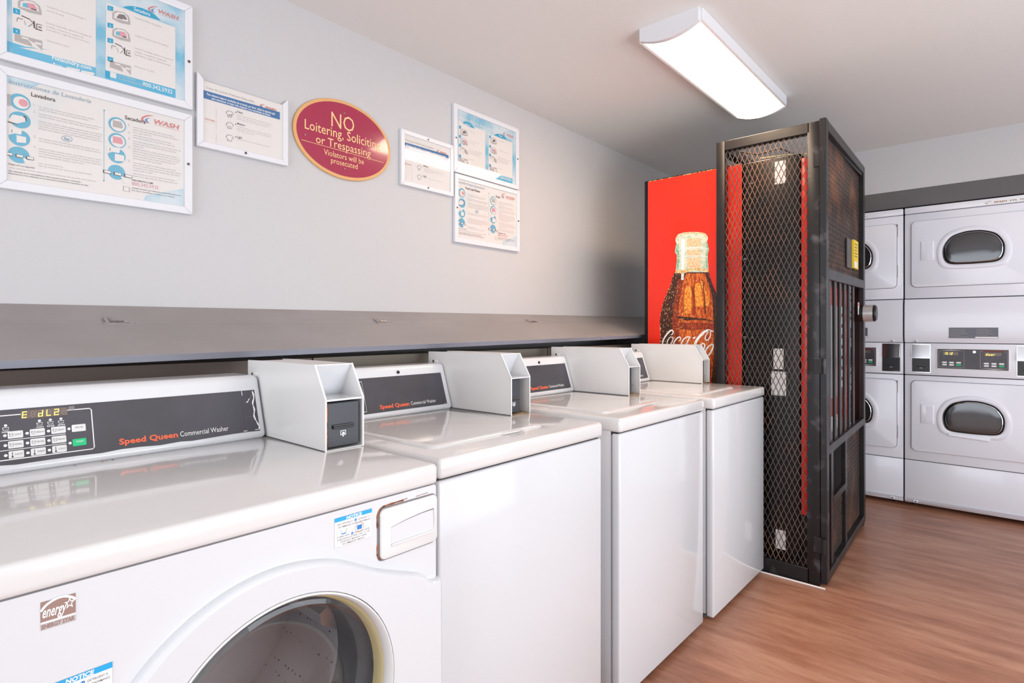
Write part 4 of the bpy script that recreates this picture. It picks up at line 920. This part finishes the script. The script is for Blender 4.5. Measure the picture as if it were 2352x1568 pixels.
    for s0 in (.038, .563):
        b = B(); b.slab(F, s0, s0 + .105, .903, 1.093, .001, .0035, M_chrome, .001, 1); s1 = s0 + .105
        b.hexa([F(s0 + .004, 1.002, .002), F(s1 - .004, 1.002, .002), F(s1 - .004, 1.088, .002), F(s0 + .004, 1.088, .002), F(s0 + .004, 1.002, .014), F(s1 - .004, 1.002, .014), F(s1 - .004, 1.088, .0045), F(s0 + .004, 1.088, .0045)], M_chrome)
        b.slab(F, s0 + .004, s1 - .004, .908, .998, .002, .006, M_blk, .001, 1); b.slab(F, s0 + .03, s0 + .075, .938, .944, .006, .011, M_blk, .002, 1); b.rect(F, s0 + .045, .932, s0 + .062, .936, .0066, M_inkl)
        b.build('card_reader', cp, org=O)
    b = B(); b.slab(F, .172, .534, .930, 1.069, .001, .005, M_white, .003, 1); b.slab(F, .178, .528, .936, 1.063, .004, .0062, M_over, .001, 1)
    for k, (s0, tx) in enumerate(((.186, 'IS12'), (.394, 'door'))):
        zz = .940; b.stroke(F, [(s0, zz + .006), (s0, zz + .112), (s0 + .128, zz + .112), (s0 + .128, zz + .006), (s0, zz + .006)], [.0016] * 5, .0066, M_inkl)
        ar = [(s0, zz + .112), (s0 + .064, zz + .119), (s0 + .128, zz + .112)] if k == 0 else [(s0, zz + .006), (s0 + .064, zz - .002), (s0 + .128, zz + .006)]; b.q(F, ar, .0066, M_inkl)
        if k: b.rect(F, s0 + .012, zz + .109, s0 + .115, zz + .117, .0068, M_copper)
        b.rect(F, s0 + .022, zz + .084, s0 + .10, zz + .104, .0066, M_lcd)
        for i, ch in enumerate('1512' if k == 0 else 'door'): seg7(b, F, s0 + .026 + .012 * i, zz + .0865, .008, .015, ch, M_seg, .007)
        for i, s in enumerate((.02, .055, .075)): b.stroke(F, [(s0 + s, zz + .06), (s0 + s + .006, zz + .076), (s0 + s + .012, zz + .06)], [.001] * 3, .0066, M_ink)
        for i in range(3):
            for j in range(2):
                b.rect(F, s0 + .018 + .036 * i, zz + .016 + .015 * (1 - j), s0 + .041 + .036 * i, zz + .026 + .015 * (1 - j), .0068, M_green if (i == 2 and j == 1) else M_white); b.disc(F, (s0 + .014 + .036 * i, zz + .021 + .015 * (1 - j)), .0014, .0068, M_white, 8)
    b.cyl(F(.365, 1.047, .006), F(.365, 1.047, .0085), .008, M_chrome, 16); b.disc(F, (.365, 1.047), .004, .0088, M_screw, 12)
    b.build('control_board', cp, org=O)
    b = B(); b.slab(F, .001, Wd - .001, .055, .3135, -.03, 0, M_dry, .004, 2)
    b.hexa([F(.001, .028, -.03), F(Wd - .001, .028, -.03), F(Wd - .001, .0545, -.004), F(.001, .0545, -.004), F(.001, .028, -.006), F(Wd - .001, .028, -.006), F(Wd - .001, .056, .006), F(.001, .056, .006)], M_dry, .001, 1); kp = b.build('kick_panel', t, True, org=O)
    for s in ((.062, .622)):
        b = B(); b.slab(F, s - .014, s + .014, .036, .050, .0, .006, M_dry, .003, 2); b.cyl(F(s, .042, .005), F(s, .042, .008), .004, M_blk, 10); b.build('tamper_screw', kp, org=O)
    for s in (.05, .63):
        for q_ in (-.1, -.7): b = B(); b.cyl(F(s, 0, q_), F(s, .031, q_), .02, M_blk, 12); b.build('leveling_foot', t, org=O)
stack_dryer(.514, 'white stacked dryer with two oval windows shown almost whole, at the right', 2)
stack_dryer(1.204, 'white stacked dryer half hidden behind the black steel cage', 1)

# ------------------------------------------------------------------ vending machine
KD = 1.0272; VX, VH = 2.95, 2.044
vm = thing('vending_machine', (VX + .46, Y(1.1 * KD), 0), 'red and black soda vending machine with a cola bottle on its side panel', 'vending machine'); O = vm.location
FV = Fr((VX, Y(1.528 * KD), 0), (0, -1, 0), (0, 0, 1))     # s runs from the back to the front
sd = lambda d: (1.528 - d) * KD
b = B(); b.box(VX, VX + .96, Y(.990 * KD), Y(1.528 * KD), .04, VH, M_vblk, .003, 1); b.box(VX + .03, VX + .9, Y(1.0 * KD), Y(1.5 * KD), 0, .05, M_blk); b.build('cabinet', vm, org=O)
b = B(); b.box(VX - .002, VX + .964, Y(.720 * KD), Y(.986 * KD), .06, VH - .004, M_vblk, .012, 3); b.box(VX + .03, VX + .9, Y(.74 * KD), Y(.95 * KD), 0, .07, M_blk); dr = b.build('door', vm, True, org=O)
b = B(); b.box(VX - .002, VX + .964, Y(.692 * KD), Y(.7195 * KD), .30, VH - .03, M_red, .006, 2); b.build('red_front', dr, True, org=O)
FN = Fr((VX, Y(.690 * KD), 0), (1, 0, 0), (0, 0, 1))
b = B(); b.slab(FN, .02, .6, .95, 1.9, 0, .003, M_red); b.slab(FN, .02, .60, .6, .72, 0, .005, M_white); b.slab(FN, .02, .3, .72, .80, 0, .005, M_red); b.slab(FN, .04, .6, .82, 1.32, 0, .004, M_inkl); b.slab(FN, .04, .6, 1.34, 1.37, 0, .005, M_red); b.slab(FN, .03, .9, 1.42, 1.95, 0, .006, M_brownin, .003, 1); b.slab(FN, .01, .95, .31, .585, 0, .006, M_blk)
for k in range(8): b.slab(FN, .66, .72, .86 + .06 * k, .90 + .06 * k, 0, .006, M_white, .001, 1)
b.slab(FN, .76, .80, 1.0, 1.3, 0, .008, M_chrome); b.build('selection_panel', dr, org=O)
for u0, v0, u1, v1 in ((1780, 372, 1805, 420), (1777, 800, 1800, 848), (1772, 852, 1806, 909), (1782, 1214, 1805, 1263)):
    Fq = Fr((VX, 0, 0), (0, -1, 0), (0, 0, 1)); p0 = Fq.px(u0, v0); p1 = Fq.px(u1, v1)
    b = B(); b.box(VX - .0035, VX - .0022, -p1[0], -p0[0], p1[1], p0[1], M_white); b.build('paper_label', dr, org=O)
for z in (.35, .75, 1.15, 1.55, 1.93):
    for s in (sd(.975), sd(.94)):
        b = B(); b.cyl(FV(s, z, .001), FV(s, z, .004), .006, M_screw, 10); b.build('bolt', dr, org=O)
# side graphic: a glass bottle on red
b = B(); s0, s1 = sd(1.506), sd(.990); b.rect(FV, s0, .05, s1, VH - .006, .0006, M_red)
R = random.Random(5)
for k in range(26): x = s0 + .02 * k + R.uniform(0, .01); b.stroke(FV, [(x, VH - .006), (x + R.uniform(.005, .02), VH - .005)], [.001 + .003 * R.random()] * 2, .0009, M_foam)
cv = lambda x, y: FV.px(1470 + x / 3.921, 500 + y / 3.921); cw = lambda x, y: FV.px(1500 + x / 10.456, 740 + y / 10.456); cn = lambda x, y: FV.px(1500 + x / 9.225, 520 + y / 9.225)
def band(f, L_, R_, m, n): b.q(FV, [f(*p) for p in L_] + [f(*p) for p in R_[::-1]], n, m)
Lq = [(325, 470), (300, 520), (272, 620), (228, 720), (197, 820), (181, 930), (186, 1050), (180, 1180), (190, 1300), (205, 1420), (215, 1560), (230, 1800), (236, 2300)]
Rq = [(618, 470), (640, 560), (672, 640), (706, 730), (728, 820), (742, 930), (744, 1050), (744, 1180), (742, 1300), (738, 1420), (730, 1560), (720, 1800), (715, 2300)]
band(cv, catmull(Lq, 4), catmull(Rq, 4), M_cola, .0009)
Li = [(420, 500), (395, 560), (365, 640), (345, 740), (335, 880), (340, 950), (350, 1100), (345, 1250), (360, 1400), (370, 1560), (370, 1800), (370, 2300)]
Ri = [(590, 500), (605, 560), (640, 660), (655, 760), (662, 880), (664, 950), (664, 1100), (664, 1250), (650, 1400), (640, 1560), (640, 1800), (640, 2300)]
band(cv, catmull(Li, 4), catmull(Ri, 4), M_amber, .0012)
M_ybot = mat('golden_print', (246, 180, 62), .35, var=(222, 112, 36), vscale=120)
band(cv, [(415, 610), (400, 700), (395, 800), (410, 860)], [(455, 610), (468, 700), (465, 800), (455, 860)], M_ybot, .0014)
band(cv, [(500, 590), (485, 690), (475, 800)], [(545, 590), (560, 690), (570, 800)], M_ybot, .0014)
band(cv, [(545, 570), (565, 640), (585, 700), (590, 790)], [(562, 570), (585, 640), (612, 700), (625, 790)], M_ybot, .0015)
band(cv, [(340, 885), (420, 893), (520, 900), (600, 912), (664, 930)], [(345, 905), (420, 925), (520, 918), (600, 925), (664, 938)], M_cola, .0016)
band(cv, [(565, 560), (575, 700), (585, 860)], [(572, 560), (583, 700), (597, 860)], M_cola, .0016)
M_rb = mat('cola_red_print', (112, 34, 16), .35, var=(170, 66, 26), vscale=120)
band(cv, [(340, 560), (322, 680), (300, 800), (292, 940), (296, 1100), (300, 1300)], [(392, 540), (372, 680), (352, 800), (345, 940), (350, 1100), (360, 1300)], M_rb, .0013)
band(cv, [(462, 620), (476, 740), (478, 880)], [(486, 610), (500, 740), (500, 880)], M_rb, .0015)
band(cv, [(340, 945), (450, 945), (560, 945), (664, 950)], [(340, 1000), (450, 1010), (560, 1005), (664, 1010)], M_rb, .0014)
# glass neck
Ln = [(345, 148), (325, 178), (320, 205), (330, 232), (322, 268), (316, 300), (320, 318), (332, 330), (334, 370), (328, 430), (322, 490)]
Rn = [(590, 143), (608, 162), (614, 186), (605, 212), (612, 248), (623, 285), (620, 300), (612, 318), (612, 370), (616, 430), (620, 490)]
topn = [(345, 148), (395, 133), (450, 128), (510, 128), (560, 133), (590, 143)]
b.q(FV, [cv(*p) for p in Ln[::-1]] + [cv(*p) for p in topn[1:]] + [cv(*p) for p in Rn[1:]], .0018, M_bot)
band(cv, [(331, 235), (322, 290), (338, 340), (330, 465)], [(355, 235), (350, 290), (358, 340), (350, 465)], M_botd, .0021); band(cv, [(592, 215), (600, 290), (592, 340), (594, 460)], [(606, 215), (620, 290), (610, 340), (614, 460)], M_botd, .0021)
for y0_, y1_ in ((185, 262), (292, 350), (362, 452)): band(cv, [(425, y0_), (428, y1_)], [(545, y0_ - 4), (548, y1_ - 4)], M_peach, .0021)
band(cv, [(372, 190), (375, 300), (372, 560)], [(408, 185), (405, 300), (395, 560)], M_white, .0023)
for y in (278, 352): b.stroke(FV, catmull([cv(335, y + 10), cv(420, y - 5), cv(520, y - 10), cv(612, y - 2)], 3), [.0035] * 10, .0024, M_white)
b.stroke(FV, catmull([cv(330, 185), cv(370, 152), cv(460, 136), cv(560, 142), cv(606, 180)], 4), [.006] * 17, .0024, M_foam)
band(cv, [(322, 472), (400, 468), (480, 452), (560, 452), (618, 466)], [(316, 498), (400, 500), (480, 474), (560, 476), (622, 492)], M_foam, .0024)
R = random.Random(11)
for k in range(520):                   # droplets, lighter on the flanks
    t_ = R.random(); y = 500 + 900 * t_; e = R.random(); side = R.random()
    i = min(len(Lq) - 2, next(j for j in range(len(Lq) - 1) if Lq[j + 1][1] >= y)); lx = Lq[i][0] + (Lq[i + 1][0] - Lq[i][0]) * (y - Lq[i][1]) / (Lq[i + 1][1] - Lq[i][1])
    x = lx - 4 + (230 if side < .75 else 470) * e ** 1.5
    if x < 664: b.disc(FV, cv(x, y), R.uniform(.0008, .0026), .0026, (M_foam, M_peach, M_cola, M_ybot)[R.randrange(4)], 7, R.uniform(.0012, .0040))
def script(pts, wd, closed=False, k=5):
    P = catmull([cw(*p) for p in pts], k, closed); n = len(P)
    if closed: P = P + [P[0]]; n += 1
    sc = (cw(100, 0)[0] - cw(0, 0)[0]) / 100
    b.stroke(FV, P, [sc * (wd[0] + (wd[1] - wd[0]) * math.sin(math.pi * i / (n - 1))) for i in range(n)], .0030, M_white)
script([(432, 300), (462, 290), (486, 245), (480, 205), (445, 192), (395, 225), (335, 290), (280, 370), (245, 450), (232, 530), (250, 600), (310, 610), (370, 570)], (14, 34))
script([(452, 350), (420, 356), (375, 405), (345, 480), (350, 550), (390, 565), (440, 510), (478, 430), (482, 380)], (14, 26), True)
script([(635, 442), (668, 405), (655, 358), (610, 362), (550, 415), (500, 500), (490, 570), (540, 590), (600, 550)], (16, 28))
script([(888, 350), (835, 348), (770, 378), (715, 440), (690, 520), (705, 580), (760, 560), (820, 480)], (18, 30)); script([(900, 345), (865, 400), (830, 480), (815, 560), (850, 580)], (22, 30))
b.q(FV, [cw(948, 395), cw(975, 352), cw(1036, 346), cw(1008, 392)], .0030, M_white)
script([(1460, 218), (1400, 208), (1340, 190), (1260, 215), (1170, 290), (1090, 380), (1030, 480), (1005, 580), (1030, 650), (1100, 660), (1170, 600)], (18, 58))
script([(1345, 195), (1385, 240), (1378, 330), (1335, 410), (1280, 430), (1258, 385), (1275, 310), (1325, 235)], (12, 24), True)
script([(1110, 600), (1160, 530), (1215, 508), (1245, 545), (1235, 620), (1195, 700), (1140, 760), (1120, 700)], (18, 34), True)
script([(1440, 525), (1385, 545), (1310, 610), (1262, 700), (1262, 780), (1310, 810), (1375, 745), (1425, 650), (1448, 570)], (20, 40), True)
b.build('side_graphic', vm, org=O, label='red side panel with a large glass cola bottle')

# ------------------------------------------------------------------ steel cage
cg = thing('security_cage', (2.897 + .5, Y(.87 * KD), 0), 'tall black steel security cage of bars and expanded mesh around the vending machine', 'cage'); O = cg.location
CT = 2.158; CXR = 4.005; CB = Y(1.101 * KD); CF = Y(.647)
def strands(b, F, s0, s1, t0, t1, sw, lw, n, m, th=.0014, dp=.0042):
    ni = int((s1 - s0) / (sw / 2)); sw = (s1 - s0) / ni * 2; nj = int((t1 - t0) / (lw / 2)); lw = (t1 - t0) / nj * 2
    mi = b.mi(m)
    for j in range(nj):
        for i in range(ni):
            up = (i + j) % 2 == 0
            a = (s0 + i * sw / 2, t0 + (j if up else j + 1) * lw / 2); c = (s0 + (i + 1) * sw / 2, t0 + (j + 1 if up else j) * lw / 2)
            k = .16; d = (c[0] - a[0], c[1] - a[1]); L_ = math.hypot(*d); q = (-d[1] / L_ * th, d[0] / L_ * th)
            V = [b.bm.verts.new(F(p[0] + sg * q[0], p[1] + sg * q[1], n + h)) for h in (0, dp if not up else dp * .9) for p in (a, c) for sg in (-1, 1)]
            for f in ((0, 1, 3, 2), (4, 6, 7, 5), (0, 2, 6, 4), (1, 5, 7, 3)):
                fc = b.bm.faces.new([V[x] for x in f]); fc.material_index = mi
b = B(); P4 = .044
for x, y in ((2.897, CF), (2.897, CB - P4), (CXR - P4, CF), (CXR - P4, CB - P4)):
    b.box(x, x + P4, y, y + .053 if y == CF else CB, 0, CT, M_ironw if y == CF and x < 3.1 else M_iron, .003, 2)
for z0, z1 in ((CT - .048, CT), (0, .05)):
    b.box(2.897, 2.897 + P4, CF + P4, CB - P4, z0, z1 + (.02 if z0 == 0 else 0), M_iron if z0 else M_ironw, .002, 1); b.box(CXR - P4, CXR, CF + P4, CB - P4, z0, z1, M_iron, .002, 1)
    b.box(2.897 + P4, CXR - P4, CB - P4, CB, z0, z1, M_iron, .002, 1)
    if z0: b.box(2.897 + P4, CXR - P4, CF, CF + P4, z0, z1, M_iron, .002, 1)
b.build('frame', cg, True, org=O)
FL = Fr((2.915, Y(1.06 * KD), 0), (0, -1, 0), (0, 0, 1))
b = B(); strands(b, FL, .0, .405, .07, CT - .046, .0243, .0555, 0, M_mesh); b.build('mesh_panel', cg, org=O)
FRt = Fr((CXR - .02, Y(1.06 * KD), 0), (0, -1, 0), (0, 0, 1))
b = B(); strands(b, FRt, .0, 1.06 - .672, .05, CT - .046, .0486, .111, 0, M_mesh, .0025); b.build('mesh_panel', cg, org=O)
b = B(); b.tube([(2.877, Y(x), .0035) for x in (1.1, .9, .7, .62)], .004, M_white, 6); b.build('floor_sealant', cg, org=O)
b = B(); b.tube([(2.937, Y(1.0 * KD), 2.10), (2.997, Y(.93 * KD), 2.085), (3.077, Y(.85 * KD), 2.12), (3.177, Y(.8 * KD), 2.1)], .004, M_wood, 6); b.tube([(2.937, Y(.9 * KD), 2.045), (2.977, Y(.8 * KD), 2.05), (3.077, Y(.7 * KD), 2.06)], .0035, M_cream, 6); b.build('loose_wire', cg, org=O)
# hinged front door, sagging very slightly off square
FDo = Fr((2.910, Y(.642), .0), (1, .022, .012), (-.012, 0, 1))
DW = 1.092
b = B()
def bar(s0, s1, t0, t1, n0=-.004, n1=.024, m=M_ironw, bb=None): (bb or b).slab(FDo, s0, s1, t0, t1, n0, n1, m, .002, 1)
bar(0, .050, .012, CT + .004); bar(DW - .05, DW, .012, CT, m=M_iron); bar(.05, DW - .05, CT - .044, CT + .002, m=M_iron); bar(.05, DW - .05, 1.424, 1.472); bar(.05, DW - .05, .603, .643); bar(.05, DW - .05, .012, .052)
bar(.14, .19, .052, .603, -.004, .016, M_iron); bar(.50, .545, .052, .603, -.004, .016, M_iron); bar(.19, .50, .34, .372, -.004, .018)
door = b.build('door', cg, True, org=O)
for k in range(6):
    b = B(); s = .125 + k * .128; bar(s, s + .042, .64, 1.43, .0, .012, M_iron); b.build('bar', door, org=O)
b = B(); strands(b, FDo, .05, DW - .05, 1.47, CT - .044, .0245, .050, -.006, M_mesh, .0020, .006); b.build('mesh_panel', door, org=O)
for s0, s1, t0, t1 in ((.05, .14, .052, .603), (.19, .50, .052, .34), (.545, DW - .05, .052, .603)):
    b = B(); strands(b, FDo, s0, s1, t0, t1, .0245, .050, -.006, M_mesh, .0018, .005); b.build('mesh_panel', door, org=O)
for z in (1.98, 1.02, .19):
    b = B(); b.cyl((2.895, Y(.612 * KD), z - .035), (2.895, Y(.612 * KD), z + .035), .010, M_ironw, 12); b.box(2.893, 2.897, Y(.61 * KD), Y(.655 * KD), z - .035, z + .035, M_ironw, .001, 1); b.build('hinge', cg, True, org=O)
b = B(); z = 1.272; s = .93; b.cyl(FDo(s, z, .018), FDo(s, z, .098), .048, M_iron, 28); b.cyl(FDo(s, z, .040), FDo(s, z, .088), .0488, M_steel, 28); b.cyl(FDo(s, z, .098), FDo(s, z, .104), .046, M_iron, 28, r1=.040); b.build('lock', door, True, org=O)
b = B(); b.slab(FDo, .86, .90, 1.265, 1.335, .020, .0215, M_white); b.slab(FDo, .86, .90, 1.315, 1.332, .0215, .0222, M_logo); b.build('warning_tag', door, org=O)
b = B(); b.slab(FDo, .60, .74, 1.52, 1.68, .004, .010, M_over, .001, 1); b.build('metal_plate', door, org=O)
b = B(); b.slab(FDo, .74, .88, 1.525, 1.685, .010, .020, M_yel); 
for k in range(5): b.slab(FDo, .76, .86 - .01 * (k % 3), 1.66 - .017 * k, 1.664 - .017 * k, .0202, .0205, M_inkd)
b.slab(FDo, .75, .84, 1.53, 1.565, .0202, .0206, M_white); b.build('yellow_label', door, org=O)
